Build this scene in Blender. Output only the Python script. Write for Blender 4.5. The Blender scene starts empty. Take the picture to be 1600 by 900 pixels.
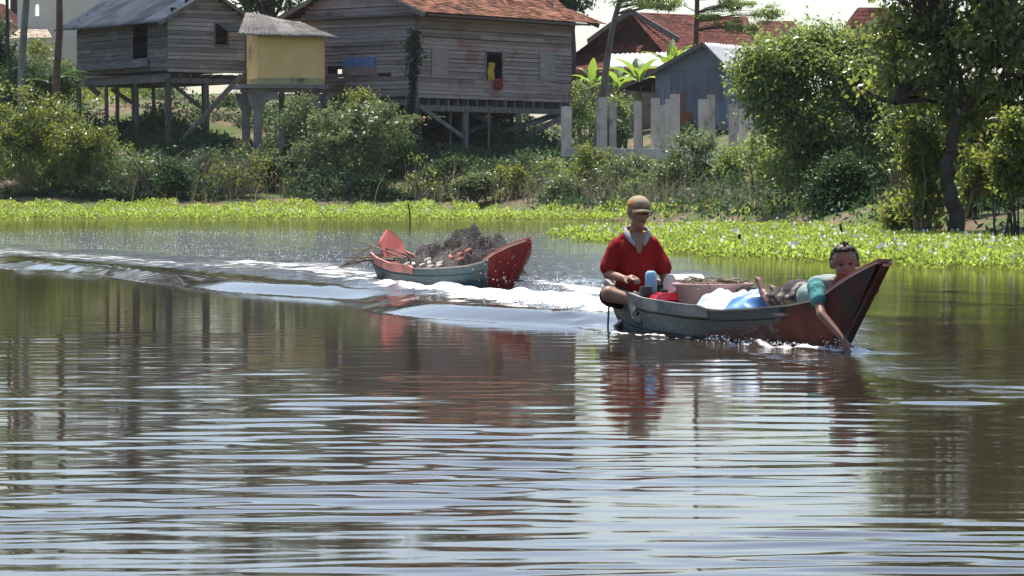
import bpy, math, random
import numpy as np
from mathutils import Vector, Matrix
random.seed(7); RNG = np.random.default_rng(7)
SC = bpy.context.scene; COL = SC.collection
# ------------------------------------------------------------------ camera geometry (photo is 1600x900)
F, HOR, CAMH = 4800.0, 288.0, 1.11
PITCH = math.atan((450 - HOR) / F)
CP, SP = math.cos(PITCH), math.sin(PITCH)
def P(px, py, Y):
    """world point seen at photo pixel (px,py) at depth Y"""
    a, b = (px - 800) / F, (450 - py) / F
    dy, dz = CP + b * SP, -SP + b * CP
    t = Y / dy
    return Vector((a * t, Y, CAMH + dz * t))
def G(px, py):
    """point of the water plane seen at photo pixel"""
    a, b = (px - 800) / F, (450 - py) / F
    dy, dz = CP + b * SP, -SP + b * CP
    t = -CAMH / dz
    return (a * t, dy * t)
# ------------------------------------------------------------------ mesh builder
class MB:
    def __init__(s): s.v = []; s.f = []; s.t = []; s.tint = 0.5
    def add(s, vs, fs, tint=None):
        n = len(s.v); s.v += [tuple(v) for v in vs]; s.f += [tuple(i + n for i in f) for f in fs]
        s.t += [s.tint if tint is None else tint] * len(vs)
    def hexa(s, c, tint=None):          # 8 corners: bottom 4 ccw, top 4 ccw
        s.add(c, [(3, 2, 1, 0), (4, 5, 6, 7), (0, 1, 5, 4), (1, 2, 6, 5), (2, 3, 7, 6), (3, 0, 4, 7)], tint)
    def box(s, x0, x1, y0, y1, z0, z1, tint=None):
        s.hexa([(x0, y0, z0), (x1, y0, z0), (x1, y1, z0), (x0, y1, z0), (x0, y0, z1), (x1, y0, z1), (x1, y1, z1), (x0, y1, z1)], tint)
    def obox(s, O, U, V, W, u0, u1, v0, v1, w0, w1, tint=None):
        O, U, V, W = Vector(O), Vector(U), Vector(V), Vector(W)
        p = lambda a, b, c: O + U * a + V * b + W * c
        s.hexa([p(u0, v0, w0), p(u1, v0, w0), p(u1, v1, w0), p(u0, v1, w0), p(u0, v0, w1), p(u1, v0, w1), p(u1, v1, w1), p(u0, v1, w1)], tint)
    def beam(s, a, b, w, h=None, tint=None, up=(0, 0, 1)):
        a, b = Vector(a), Vector(b); h = h or w
        d = (b - a).normalized(); u = Vector(up)
        if abs(d.dot(u)) > .95: u = Vector((0, 1, 0))
        x = d.cross(u).normalized(); y = x.cross(d).normalized()
        c = []
        for p in (a, b):
            for i, j in ((-1, -1), (1, -1), (1, 1), (-1, 1)): c.append(p + x * (i * w / 2) + y * (j * h / 2))
        s.add(c, [(3, 2, 1, 0), (4, 5, 6, 7), (0, 1, 5, 4), (1, 2, 6, 5), (2, 3, 7, 6), (3, 0, 4, 7)], tint)
    def tube(s, pts, rad, n=7, tint=None, cap=True):
        pts = [Vector(p) for p in pts]
        if not hasattr(rad, '__len__'): rad = [rad] * len(pts)
        vs, fs = [], []; x = None
        for i, p in enumerate(pts):
            d = (pts[min(i + 1, len(pts) - 1)] - pts[max(i - 1, 0)])
            d = d.normalized() if d.length > 1e-9 else Vector((0, 0, 1))
            if x is None:
                x = d.cross(Vector((.3, .9, .2))); x = x.normalized()
            x = (x - d * x.dot(d)).normalized(); y = d.cross(x)
            for k in range(n):
                a = 2 * math.pi * k / n
                vs.append(p + (x * math.cos(a) + y * math.sin(a)) * rad[i])
        for i in range(len(pts) - 1):
            for k in range(n):
                k2 = (k + 1) % n
                fs.append((i * n + k, i * n + k2, (i + 1) * n + k2, (i + 1) * n + k))
        if cap:
            fs.append(tuple(range(n - 1, -1, -1))); fs.append(tuple((len(pts) - 1) * n + k for k in range(n)))
        s.add(vs, fs, tint)
    def ell(s, c, r, nu=12, nv=8, tint=None, M=None, z0=-1, z1=1):
        c = Vector(c); vs, fs = [], []
        a0, a1 = math.asin(max(-1, z0)), math.asin(min(1, z1))
        for j in range(nv + 1):
            b = a0 + (a1 - a0) * j / nv
            for i in range(nu):
                a = 2 * math.pi * i / nu
                p = Vector((math.cos(a) * math.cos(b) * r[0], math.sin(a) * math.cos(b) * r[1], math.sin(b) * r[2]))
                if M is not None: p = M @ p
                vs.append(c + p)
        for j in range(nv):
            for i in range(nu):
                i2 = (i + 1) % nu
                fs.append((j * nu + i, j * nu + i2, (j + 1) * nu + i2, (j + 1) * nu + i))
        fs.append(tuple(range(nu - 1, -1, -1))); fs.append(tuple(nv * nu + i for i in range(nu)))
        s.add(vs, fs, tint)
    def caps(s, a, b, ra, rb, n=12, tint=None):    # tapered capsule
        a, b = Vector(a), Vector(b); d = (b - a); L = d.length; d.normalize()
        pts, rad = [], []
        for k in range(5):
            t = math.pi / 2 * (1 - k / 4); pts.append(a - d * ra * math.sin(t)); rad.append(max(.001, ra * math.cos(t)))
        for k in range(5):
            t = math.pi / 2 * k / 4; pts.append(b + d * rb * math.sin(t)); rad.append(max(.001, rb * math.cos(t)))
        s.tube(pts, rad, n, tint)
    def prism(s, poly, ext, tint=None):            # poly: list of 3D points, extruded by vector ext
        n = len(poly); poly = [Vector(p) for p in poly]; e = Vector(ext)
        s.add(poly + [p + e for p in poly], [tuple(range(n - 1, -1, -1)), tuple(range(n, 2 * n))] + [(i, (i + 1) % n, (i + 1) % n + n, i + n) for i in range(n)], tint)
    def lathe(s, c, prof, n=24, tint=None, sx=1, sy=1):
        vs, fs = [], []; c = Vector(c)
        for r, z in prof:
            for i in range(n):
                a = 2 * math.pi * i / n; vs.append(c + Vector((r * sx * math.cos(a), r * sy * math.sin(a), z)))
        for j in range(len(prof) - 1):
            for i in range(n):
                i2 = (i + 1) % n; fs.append((j * n + i, j * n + i2, (j + 1) * n + i2, (j + 1) * n + i))
        s.add(vs, fs, tint)
    def build(s, name, mat, parent=None, org=None, smooth=False):
        org = Vector(org) if org is not None else (Vector(parent['base_']) if parent is not None and 'base_' in parent.keys() else Vector((0, 0, 0)))
        me = bpy.data.meshes.new(name)
        me.from_pydata([tuple(Vector(v) - org) for v in s.v], [], s.f)
        a = me.attributes.new('tint', 'FLOAT', 'POINT'); a.data.foreach_set('value', np.array(s.t, dtype=np.float32))
        o = link(name, me, mat, parent, smooth, None if parent is not None else org)
        if parent is not None: o['base_'] = tuple(float(c) for c in org)
        return o
def link(name, me, mat, parent=None, smooth=False, loc=None):
    me.materials.append(mat)
    if smooth: me.polygons.foreach_set('use_smooth', [True] * len(me.polygons))
    me.update()
    o = bpy.data.objects.new(name, me); COL.objects.link(o)
    if parent is not None: o.parent = parent
    if loc is not None: o.location = loc
    return o
def np_mesh(name, V, Fq, mat, parent=None, org=None, tint=None, smooth=False, k=4):
    """fast mesh: V (n,3), Fq (m,k)"""
    V = np.asarray(V, dtype=np.float32)
    if org is not None: V = V - np.asarray(org, dtype=np.float32)
    me = bpy.data.meshes.new(name)
    me.vertices.add(len(V)); me.vertices.foreach_set('co', V.ravel())
    m = len(Fq); me.loops.add(m * k); me.loops.foreach_set('vertex_index', np.asarray(Fq, dtype=np.int32).ravel())
    me.polygons.add(m); me.polygons.foreach_set('loop_start', np.arange(0, m * k, k, dtype=np.int32))
    try: me.polygons.foreach_set('loop_total', np.full(m, k, dtype=np.int32))
    except Exception: pass
    if tint is not None:
        a = me.attributes.new('tint', 'FLOAT', 'POINT'); a.data.foreach_set('value', np.asarray(tint, dtype=np.float32))
    me.update(calc_edges=True); me.validate()
    return link(name, me, mat, parent, smooth, Vector(org) if (org is not None and parent is None) else None)
def tag(o, label=None, cat=None, group=None, kind=None):
    if label: o['label'] = label
    if cat: o['category'] = cat
    if group: o['group'] = group
    if kind: o['kind'] = kind
    return o
def thing(name, label, cat, base=(0, 0, 0), group=None, rotz=0):
    o = bpy.data.objects.new(name, None); COL.objects.link(o); o.empty_display_size = .1
    o.location = base; o.rotation_euler = (0, 0, rotz)
    o['base_'] = (0.0, 0.0, 0.0) if rotz else tuple(float(c) for c in base)
    return tag(o, label, cat, group)
# ------------------------------------------------------------------ materials
def new_mat(name):
    m = bpy.data.materials.new(name); m.use_nodes = True; nt = m.node_tree; nt.nodes.clear()
    out = nt.nodes.new('ShaderNodeOutputMaterial'); return m, nt, out
def N(nt, kind, **kw):
    n = nt.nodes.new('ShaderNode' + kind)
    for k, v in kw.items():
        if k in n.inputs: n.inputs[k].default_value = v
        else: setattr(n, k, v)
    return n
def rgba(c): return (c[0], c[1], c[2], 1)
def mixc(nt, fac, a, b, blend='MIX'):
    n = nt.nodes.new('ShaderNodeMix'); n.data_type = 'RGBA'; n.blend_type = blend
    for sock, v in ((n.inputs[0], fac), (n.inputs[6], a), (n.inputs[7], b)):
        if hasattr(v, 'links') or hasattr(v, 'is_linked'): nt.links.new(v, sock)
        else: sock.default_value = v if not isinstance(v, tuple) else (rgba(v) if len(v) == 3 else v)
    return n.outputs[2]
def ramp(nt, val, p0, p1):
    n = nt.nodes.new('ShaderNodeMapRange'); n.clamp = True; n.interpolation_type = 'SMOOTHSTEP'
    n.inputs[1].default_value = p0; n.inputs[2].default_value = p1; nt.links.new(val, n.inputs[0]); return n.outputs[0]
def mat(name, c1, c2=None, scale=4, stretch=(1, 1, 1), rough=.8, tint=0, c3=None, s3=1.2, t3=(.52, .66), spec=.3, bump=0, metal=0, transl=0, stretch3=(1, 1, 1), bscale=None, coat=0):
    """two noise-mixed base colours, per-piece tint, optional worn patches of a third colour"""
    m, nt, out = new_mat(name); L = nt.links.new
    b = N(nt, 'BsdfPrincipled', Roughness=rough, Metallic=metal); b.inputs['Specular IOR Level'].default_value = spec
    b.inputs['Coat Weight'].default_value = coat
    tc = N(nt, 'TexCoord'); mp = N(nt, 'Mapping'); mp.inputs['Scale'].default_value = stretch; L(tc.outputs['Object'], mp.inputs[0])
    no = N(nt, 'TexNoise', Scale=scale, Detail=5, Roughness=.6); L(mp.outputs[0], no.inputs['Vector'])
    col = mixc(nt, ramp(nt, no.outputs[0], .32, .68), c1, c2 or c1)
    if c3:
        mp3 = N(nt, 'Mapping'); mp3.inputs['Scale'].default_value = stretch3; L(tc.outputs['Object'], mp3.inputs[0])
        n3 = N(nt, 'TexNoise', Scale=s3, Detail=6, Roughness=.68); L(mp3.outputs[0], n3.inputs['Vector'])
        col = mixc(nt, ramp(nt, n3.outputs[0], *t3), col, c3)
    if tint:
        at = N(nt, 'Attribute'); at.attribute_name = 'tint'
        mr = N(nt, 'MapRange'); mr.inputs[3].default_value = 1 - tint; mr.inputs[4].default_value = 1 + tint; L(at.outputs['Fac'], mr.inputs[0])
        col = mixc(nt, 1.0, col, mr.outputs[0], 'MULTIPLY')
    L(col, b.inputs['Base Color'])
    if bump:
        bm = N(nt, 'Bump', Strength=min(1, bump), Distance=.02); L(no.outputs[0], bm.inputs['Height']); L(bm.outputs[0], b.inputs['Normal'])
    if transl:
        tr = N(nt, 'BsdfTranslucent'); L(col, tr.inputs[0]); mx = N(nt, 'MixShader'); mx.inputs[0].default_value = transl
        L(b.outputs[0], mx.inputs[1]); L(tr.outputs[0], mx.inputs[2]); L(mx.outputs[0], out.inputs[0])
    else: L(b.outputs[0], out.inputs[0])
    return m
def leaf_mat(name, dark, light, tr=(.2, .3, .04), tfac=.4, rough=.38, spec=.5, dry=None):
    m, nt, out = new_mat(name); L = nt.links.new
    at = N(nt, 'Attribute'); at.attribute_name = 'tint'
    col = mixc(nt, at.outputs['Fac'], dark, light)
    tcol = mixc(nt, at.outputs['Fac'], tuple(c * .62 for c in tr), tr)
    if dry:
        f = ramp(nt, at.outputs['Fac'], .9, .97)
        col = mixc(nt, f, col, dry); tcol = mixc(nt, f, tcol, dry)
    b = N(nt, 'BsdfPrincipled', Roughness=rough); b.inputs['Specular IOR Level'].default_value = spec; L(col, b.inputs['Base Color'])
    t = N(nt, 'BsdfTranslucent'); L(tcol, t.inputs[0]); mx = N(nt, 'MixShader'); mx.inputs[0].default_value = tfac
    L(b.outputs[0], mx.inputs[1]); L(t.outputs[0], mx.inputs[2]); L(mx.outputs[0], out.inputs[0])
    return m
MT = {}
def wood(name, c1, c2, c3=None, tint=.30, **k):
    return mat(name, c1, c2, 1.6, (.9, .9, 16), .85, tint, c3, .7, spec=.2, bump=.3, stretch3=(1, 1, 2.2), **k)
MT['plank_shaded'] = wood('weathered_plank_shaded', (.100, .096, .092), (.180, .172, .165), (.23, .22, .21))  # darker plank copy; shade of the unlit left face put into the colour
MT['plank_lit'] = wood('grey_plank_lit', (.225, .202, .180), (.350, .320, .285), (.43, .395, .345))  # brighter plank copy; light on the right-hand face put into the colour
MT['plank_brown'] = wood('brown_grey_plank', (.265, .205, .182), (.365, .295, .265), (.26, .150, .118))
MT['plank_brown2'] = wood('purple_brown_plank', (.235, .182, .165), (.325, .262, .240), (.20, .132, .11))
MT['post'] = mat('old_timber_post', (.115, .104, .096), (.205, .188, .172), 3, (4, 4, .6), .9, .3, spec=.2, bump=.3)
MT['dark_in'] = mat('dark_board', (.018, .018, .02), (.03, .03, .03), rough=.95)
MT['roof_grey'] = mat('aged_sheet_shade_tone', (.028, .037, .052), (.055, .066, .084), 1.3, rough=.8, tint=.25, c3=(.14, .13, .12), s3=1.9, t3=(.64, .76), spec=.01)  # base colour darkened to carry tree shade on the left house roof
MT['roof_corr'] = mat('corrugated_sheet', (.15, .145, .14), (.25, .24, .225), 1.2, rough=.8, tint=.35, c3=(.09, .08, .07), s3=1.1, t3=(.50, .66), spec=.02)
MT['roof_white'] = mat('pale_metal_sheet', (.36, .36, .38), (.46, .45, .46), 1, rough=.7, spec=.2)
MT['tile'] = mat('clay_tile', (.150, .068, .043), (.255, .122, .078), 2.2, rough=.85, tint=.6, c3=(.075, .05, .04), s3=1.1, t3=(.5, .66), spec=.03)
MT['tile_dark'] = mat('old_clay_tile', (.105, .040, .032), (.165, .066, .050), 1.2, rough=.9, tint=.3, c3=(.07, .045, .04), s3=.9, t3=(.54, .7), spec=.03)
MT['yellow'] = mat('yellow_plaster', (.76, .49, .20), (.82, .56, .25), 1.1, rough=.9, c3=(.30, .24, .12), s3=.8, t3=(.55, .75), spec=.15)
MT['yellow_base'] = mat('stained_plaster', (.46, .36, .17), (.36, .30, .18), 2.4, rough=.9, c3=(.10, .09, .07), s3=2, t3=(.48, .66), spec=.15)
MT['concrete'] = mat('raw_concrete', (.40, .36, .315), (.52, .475, .42), 2.5, rough=.9, tint=.15, c3=(.20, .19, .18), s3=1.5, t3=(.55, .72), spec=.15, bump=.2)
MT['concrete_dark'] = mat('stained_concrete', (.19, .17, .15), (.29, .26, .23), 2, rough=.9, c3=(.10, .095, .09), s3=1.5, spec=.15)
MT['blue_metal'] = mat('blue_grey_sheet', (.135, .160, .205), (.20, .225, .27), 1.2, (1, 1, .5), .6, .35, c3=(.26, .27, .30), s3=1.4, t3=(.58, .7), spec=.3)
MT['blue_paint'] = mat('faded_blue_board', (.09, .17, .34), (.16, .25, .43), 3, (1, 1, 6), .7, .2)
MT['rust_board'] = mat('rusty_board', (.20, .075, .04), (.30, .12, .07), 3, rough=.9)
MT['stucco'] = mat('pale_stucco', (.60, .56, .49), (.68, .64, .57), 1, rough=.9)
MT['tan_roof'] = mat('tan_tile', (.42, .33, .25), (.52, .42, .33), 2, rough=.9, tint=.2)
MT['orange_roof'] = mat('orange_tile', (.44, .16, .095), (.53, .21, .13), 2, rough=.9, tint=.2)
MT['bark_dark'] = mat('dark_bark', (.042, .034, .028), (.088, .072, .058), 5, (1, 1, .4), .95, .25, spec=.15, bump=.5)
MT['bark_pale'] = mat('pale_bark', (.16, .145, .125), (.27, .25, .22), 4, (1, 1, .4), .95, .2, spec=.15, bump=.4)
MT['bark_mid'] = mat('mid_bark', (.095, .082, .07), (.165, .145, .125), 4, (1, 1, .4), .95, .2, spec=.15, bump=.4)
MT['bark_brown'] = mat('brown_bark', (.10, .062, .04), (.17, .11, .075), 4, (1, 1, .5), .95, .2, spec=.15, bump=.4)
MT['twig'] = mat('dry_twig', (.16, .125, .09), (.30, .24, .175), 3, rough=.95, tint=.35, spec=.15)
MT['leaf_mid'] = leaf_mat('leaf_mid', (.060, .108, .036), (.180, .240, .085), (.38, .49, .11), .45, .32, .5)
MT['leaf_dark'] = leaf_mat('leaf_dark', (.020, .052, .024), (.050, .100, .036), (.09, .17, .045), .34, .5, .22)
MT['leaf_grey'] = leaf_mat('leaf_grey_green', (.065, .105, .050), (.185, .235, .115), (.27, .34, .11), .36, .40, .4, (.21, .14, .08))
MT['leaf_yellow'] = leaf_mat('leaf_yellow_green', (.065, .105, .022), (.170, .205, .045), (.34, .40, .06), .40, .38, .4, (.17, .11, .04))
MT['leaf_orange'] = leaf_mat('leaf_turning', (.050, .086, .020), (.120, .150, .03), (.34, .40, .06), .55, .36, .5, (.26, .095, .035))
MT['leaf_fig'] = leaf_mat('leaf_glossy', (.060, .095, .034), (.165, .210, .075), (.42, .50, .10), .5, .30, .65, (.16, .10, .05))
MT['leaf_banana'] = leaf_mat('banana_leaf', (.045, .105, .025), (.08, .165, .04), (.34, .52, .06), .5, .4)
MT['weed'] = leaf_mat('weed_leaf', (.016, .048, .028), (.045, .090, .044), (.08, .15, .05), .35, .55, .2)
MT['hyacinth'] = leaf_mat('water_hyacinth_leaf', (.095, .165, .028), (.185, .260, .060), (.55, .68, .11), .55, .38, .4)
MT['drygrass'] = mat('dry_grass', (.20, .15, .10), (.33, .25, .17), 2, rough=.95, tint=.35, transl=.3)
# ------------------------------------------------------------------ terrain
EDGE = np.array([(-400, 125), (-80, 106), (-1, 105), (2.5, 97), (4.4, 86), (6.5, 74), (8.5, 64), (10, 59), (14, 52), (30, 40), (60, 24), (120, 0), (400, -60)], dtype=float)
PROFR = np.array([(-40, -2), (-6, -.9), (0, -.02), (3, .30), (12, .75), (24, 1.35), (40, 2.3), (60, 3.3), (100, 5.0), (200, 6), (5000, 8)], dtype=float)
PROF = np.array([(-40, -2), (-6, -.9), (0, -.02), (2.5, .35), (8, 1.2), (15, 2.5), (24, 4.2), (34, 5.2), (60, 5.6), (200, 6), (5000, 8)], dtype=float)
def ground_z(x, y):
    x = np.asarray(x, dtype=float); y = np.asarray(y, dtype=float)
    d = y - np.interp(x, EDGE[:, 0], EDGE[:, 1])
    k = np.interp(x, [-1, 4], [0, 1])
    return np.interp(d, PROF[:, 0], PROF[:, 1]) * (1 - k) + np.interp(d, PROFR[:, 0], PROFR[:, 1]) * k + np.where(d > 1, .04 * np.sin(x * 1.3 + y * .4) * np.sin(y * .9), 0)
def gz(x, y): return float(ground_z(x, y))
xs = np.concatenate([[-1500, -800, -300, -150, -80], np.arange(-40, 40.1, .5), [60, 80, 120, 200, 400, 800, 1500]])
ys = np.concatenate([[-300, -60, 0, 20], np.arange(30, 160.1, .6), [180, 220, 300, 500, 900, 1500]])
XX, YY = np.meshgrid(xs, ys); ZZ = ground_z(XX, YY)
def grid_faces(nr, nc):
    i = np.arange(nr - 1)[:, None] * nc + np.arange(nc - 1)[None, :]
    return np.stack([i, i + 1, i + nc + 1, i + nc], -1).reshape(-1, 4)
MT['soil'] = mat('bank_soil', (.105, .080, .055), (.19, .14, .095), 1.2, rough=.95, c3=(.075, .105, .032), s3=.45, t3=(.46, .56), spec=.1, bump=.5)
tag(np_mesh('ground', np.stack([XX, YY, ZZ], -1).reshape(-1, 3), grid_faces(len(ys), len(xs)), MT['soil'], smooth=True), kind='structure')
# ------------------------------------------------------------------ water
dl = [3.0]
while dl[-1] < 128: dl.append(dl[-1] + min(max(.020, dl[-1] ** 2 * .00019), .9))
dl = np.array(dl); nc = 640
hw = np.interp(dl, [0, 20, 60, 130], [1.6, 5.2, 13.5, 30])
u = np.linspace(-1, 1, nc)
WX = hw[:, None] * u[None, :]; WY = np.repeat(dl[:, None], nc, 1)
dsp = np.gradient(dl)[:, None]                               # row spacing, band limit for the waves
def sstep(a, b, x): t = np.clip((x - a) / (b - a), 0, 1); return t * t * (3 - 2 * t)
WK = np.array([G(1010, 527), G(950, 517), G(780, 503), G(600, 483), G(450, 464), G(300, 444), G(150, 428), G(0, 415), (-13, 55), (-24, 78)])   # crest of the front boat's wake
def poly_dist(X, Y, pts):
    """unsigned distance, signed side (+ = far side) and arc length along polyline"""
    best = np.full(X.shape, 1e9); side = np.zeros(X.shape); arc = np.zeros(X.shape); acc = 0
    for (ax, ay), (bx, by) in zip(pts[:-1], pts[1:]):
        dx, dy = bx - ax, by - ay; L = math.hypot(dx, dy)
        t = np.clip(((X - ax) * dx + (Y - ay) * dy) / L ** 2, 0, 1)
        qx, qy = X - ax - t * dx, Y - ay - t * dy; d = np.hypot(qx, qy)
        m = d < best; best = np.where(m, d, best)
        side = np.where(m, np.sign(dx * qy - dy * qx), side); arc = np.where(m, acc + t * L, arc); acc += L
    return best, -side, arc
wd, wside, warc = poly_dist(WX, WY, WK)
ws = wd * wside                                              # >0 beyond the crest (inside the wake)
H = np.zeros_like(WX)
def noise2(X, Y, n, lmin, lmax, seed, spread=math.pi):
    r = np.random.default_rng(seed); out = np.zeros_like(X)
    for _ in range(n):
        lam = math.exp(r.uniform(math.log(lmin), math.log(lmax))); th = math.pi / 2 + r.uniform(-spread, spread); k = 2 * math.pi / lam
        out += np.cos(k * (X * math.cos(th) + Y * math.sin(th)) + r.uniform(0, 6.28))
    return out / math.sqrt(n / 2)
env = .62 + .42 * noise2(WX, WY, 9, 1.2, 5, 3)               # patchiness of the ripples
calm = sstep(15, 21, WY) * sstep(1.2, -.6, WX - (WY - 20) * .03)
near = np.interp(WY, [3, 9, 14, 19, 26, 60, 130], [1.12, 1.12, .95, .72, .62, .9, .8])
r = np.random.default_rng(11)
for i in range(30):                                          # long-crested ripples running to the camera
    lam = math.exp(r.uniform(math.log(.12), math.log(.58))); k = 2 * math.pi / lam
    th = math.pi / 2 + r.normal(0, .20); ph = r.uniform(0, 6.28)
    slope = .0118 * near * (1 - .45 * calm) * np.clip(env, .15, 1.3)
    lim = np.clip((lam / dsp - 2.5) / 3, 0, 1)
    bend = .030 * (WX - .6) ** 2 / (1 + .10 * WX ** 2)
    H += slope * lam / (2 * math.pi) * lim * np.cos(k * (WX * math.cos(th) + (WY + bend) * math.sin(th)) + ph)
inside = sstep(-.1, .5, ws) * sstep(-200, 0, WX - 6) * (WY > 14)
fade = np.interp(warc, [0, 3, 20, 34, 50, 70], [.55, 1, 1, 1.1, .8, .3])
# wake: steep near crest that mirrors the sky, smaller ridges following it
st = np.linspace(-2, 6, 801); sl_ = np.interp(st, [-.36, -.28, .16, .34, .6, 4.5, 5.2, 6], [0, .17, .16, .01, -.014, -.014, 0, 0]); hp = np.cumsum(sl_) * .01; hp -= np.linspace(0, 1, 801) ** 2 * hp[-1]
wob = .22 * noise2(WX, WY, 6, 4, 13, 5)
H += fade * np.interp((ws + wob) * np.interp(warc, [0, 2, 12, 40], [1.4, 1.3, 1.15, 1.0]), st, hp) * (WY > 14) * sstep(.2, 2.2, warc) * sstep(5.5, 4.5, ws)
chop = sstep(.45, 1.3, ws) * inside * np.interp(WX, [-14, -6, 0, 1.4, 3.0], [.75, 1, 1, .5, .06]) * np.interp(WY, [20, 26, 52, 66, 80, 99], [.8, 1.2, 1, .6, .22, .1])
for i in range(22):
    lam = math.exp(r.uniform(math.log(.3), math.log(1.7))); k = 2 * math.pi / lam; th = r.uniform(0, math.pi); ph = r.uniform(0, 6.28)
    lim = np.clip((lam / dsp - 2.2) / 3, 0, 1)
    H += .040 * lam / (2 * math.pi) * lim * chop * np.clip(env, .3, 1.3) * np.cos(k * (WX * math.cos(th) + WY * math.sin(th)) + ph)
# foam along hulls and in the propeller wash
FB0, FBH = np.array((.98, 23.75)), np.array((.36, -.933))
def seg_mask(pts, w, wend=None):
    pts = np.array(pts); d, _, a = poly_dist(WX, WY, pts); tot = np.hypot(*np.diff(pts, axis=0).T).sum()
    ww = w + ((wend if wend else w) - w) * np.clip(a / tot, 0, 1)
    return np.exp(-(d / ww) ** 2)
foam = np.zeros_like(WX)
foam = np.maximum(foam, 1.35 * seg_mask([G(975, 500), G(930, 492), G(880, 484), G(800, 473)], .30, .75))
foam = np.maximum(foam, 1.0 * seg_mask([G(860, 484), G(760, 471), G(640, 459)], .60, .45))
foam = np.maximum(foam, .85 * seg_mask([G(830, 464), G(700, 460), G(608, 452)], .30, .45))
foam = np.maximum(foam, .58 * seg_mask([G(640, 459), G(560, 440), G(430, 415)], .8, 1.9))
foam = np.maximum(foam, .52 * seg_mask([G(560, 440), G(250, 420), G(-100, 392)], 1.0, 2.2))
foam = np.maximum(foam, .36 * seg_mask([G(520, 408), G(200, 372), G(-60, 362)], 2.5, 4.5))
foam = np.maximum(foam, .78 * seg_mask([G(860, 446), G(910, 455), G(935, 470)], .30, .4))
foam = np.maximum(foam, .40 * seg_mask([G(850, 400), G(900, 430), G(930, 450)], .8, .4))
foam = np.maximum(foam, 1.0 * seg_mask([G(958, 520), G(1040, 527), G(1110, 532)], .045, .03))
foam = np.maximum(foam, .85 * seg_mask([G(1110, 533), G(1180, 541), G(1240, 547), G(1290, 549)], .04, .08))
foam = np.maximum(foam, .95 * seg_mask([G(1300, 549), G(1345, 548)], .07, .07))
foam = np.maximum(foam, .4 * seg_mask([G(880, 503), G(985, 525)], .12, .06))
foam = np.maximum(foam, inside * np.interp(WY, [20, 26, 36, 44], [.2, .34, .30, .0]) * np.clip(.75 + .5 * noise2(WX, WY, 10, .6, 3, 77), 0, 1.4) * sstep(.5, 1.6, ws) * sstep(1.0, -.6, WX))
hum = np.clip(foam, 0, 1) * (.012 + .016 * noise2(WX, WY, 12, .15, .6, 21)) * sstep(60, 30, WY)
H += hum
H = H * sstep(1.0, .2, np.clip(-(np.interp(WX, EDGE[:, 0], EDGE[:, 1]) - WY) / 3, 0, 1))
V = np.stack([WX, WY, H], -1).reshape(-1, 3)
# outer skirt of still water to the sides, joined to the fan
def water_material():
    m, nt, out = new_mat('river_water'); L = nt.links.new
    b = N(nt, 'BsdfPrincipled', Roughness=.045, IOR=1.34); b.inputs['Base Color'].default_value = (.034, .025, .017, 1)
    fo = N(nt, 'Attribute'); fo.attribute_name = 'foam'; ch = N(nt, 'Attribute'); ch.attribute_name = 'chop'
    tc = N(nt, 'TexCoord')
    def noise(s, st, det=3):
        mp = N(nt, 'Mapping'); mp.inputs['Scale'].default_value = st; L(tc.outputs['Object'], mp.inputs[0])
        n = N(nt, 'TexNoise', Scale=s, Detail=det, Roughness=.55); L(mp.outputs[0], n.inputs['Vector']); return n.outputs[0]
    n1, n2 = noise(5, (.35, 1, 1), 2), noise(9, (.8, 1, 1), 4)
    b1 = N(nt, 'Bump', Strength=.14, Distance=.012); L(n1, b1.inputs['Height'])
    b2 = N(nt, 'Bump', Distance=.05); L(n2, b2.inputs['Height']); L(b1.outputs[0], b2.inputs['Normal'])
    mu = N(nt, 'Math', operation='MULTIPLY'); mu.inputs[1].default_value = .8; L(ch.outputs['Fac'], mu.inputs[0]); L(mu.outputs[0], b2.inputs['Strength'])
    L(b2.outputs[0], b.inputs['Normal'])
    f = N(nt, 'BsdfDiffuse'); f.inputs[0].default_value = (.80, .80, .78, 1)
    nf = noise(7, (.55, 1, 1), 6)
    inv = N(nt, 'Math', operation='SUBTRACT'); inv.inputs[0].default_value = 1.08; L(fo.outputs['Fac'], inv.inputs[1])
    df = N(nt, 'Math', operation='SUBTRACT'); L(nf, df.inputs[0]); L(inv.outputs[0], df.inputs[1])
    fac = ramp(nt, df.outputs[0], -.10, .20)
    mx = N(nt, 'MixShader'); L(fac, mx.inputs[0]); L(b.outputs[0], mx.inputs[1]); L(f.outputs[0], mx.inputs[2]); L(mx.outputs[0], out.inputs[0])
    return m
MT['water'] = water_material()
FQ = grid_faces(len(dl), nc)
# flat outer apron (row/col ring beyond the fan)
n0 = len(V)
ap = []
for sgn, col in ((-1, 0), (1, nc - 1)):
    ap.append(np.stack([np.full(len(dl), sgn * 220.0) , dl, np.zeros(len(dl))], -1))
V = np.concatenate([V] + ap)
i = np.arange(len(dl) - 1)
left = np.stack([n0 + i, i * nc, (i + 1) * nc, n0 + i + 1], -1)
n1 = n0 + len(dl)
right = np.stack([i * nc + nc - 1, n1 + i, n1 + i + 1, (i + 1) * nc + nc - 1], -1)
n2 = len(V)
V = np.concatenate([V, np.array([(-220, -300, 0), (220, -300, 0)], dtype=float)])
front = np.concatenate([np.stack([np.full(nc - 1, n2), np.full(nc - 1, n2), np.arange(1, nc), np.arange(nc - 1)], -1)])
FQ = np.concatenate([FQ, left, right])
water = np_mesh('water', V, FQ, MT['water'], smooth=True)
extra = len(V) - n0
for nm, arr in (('foam', foam), ('chop', chop)):
    a = water.data.attributes.new(nm, 'FLOAT', 'POINT'); a.data.foreach_set('value', np.concatenate([arr.ravel(), np.zeros(extra)]).astype(np.float32))
tag(water, kind='structure')
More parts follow.
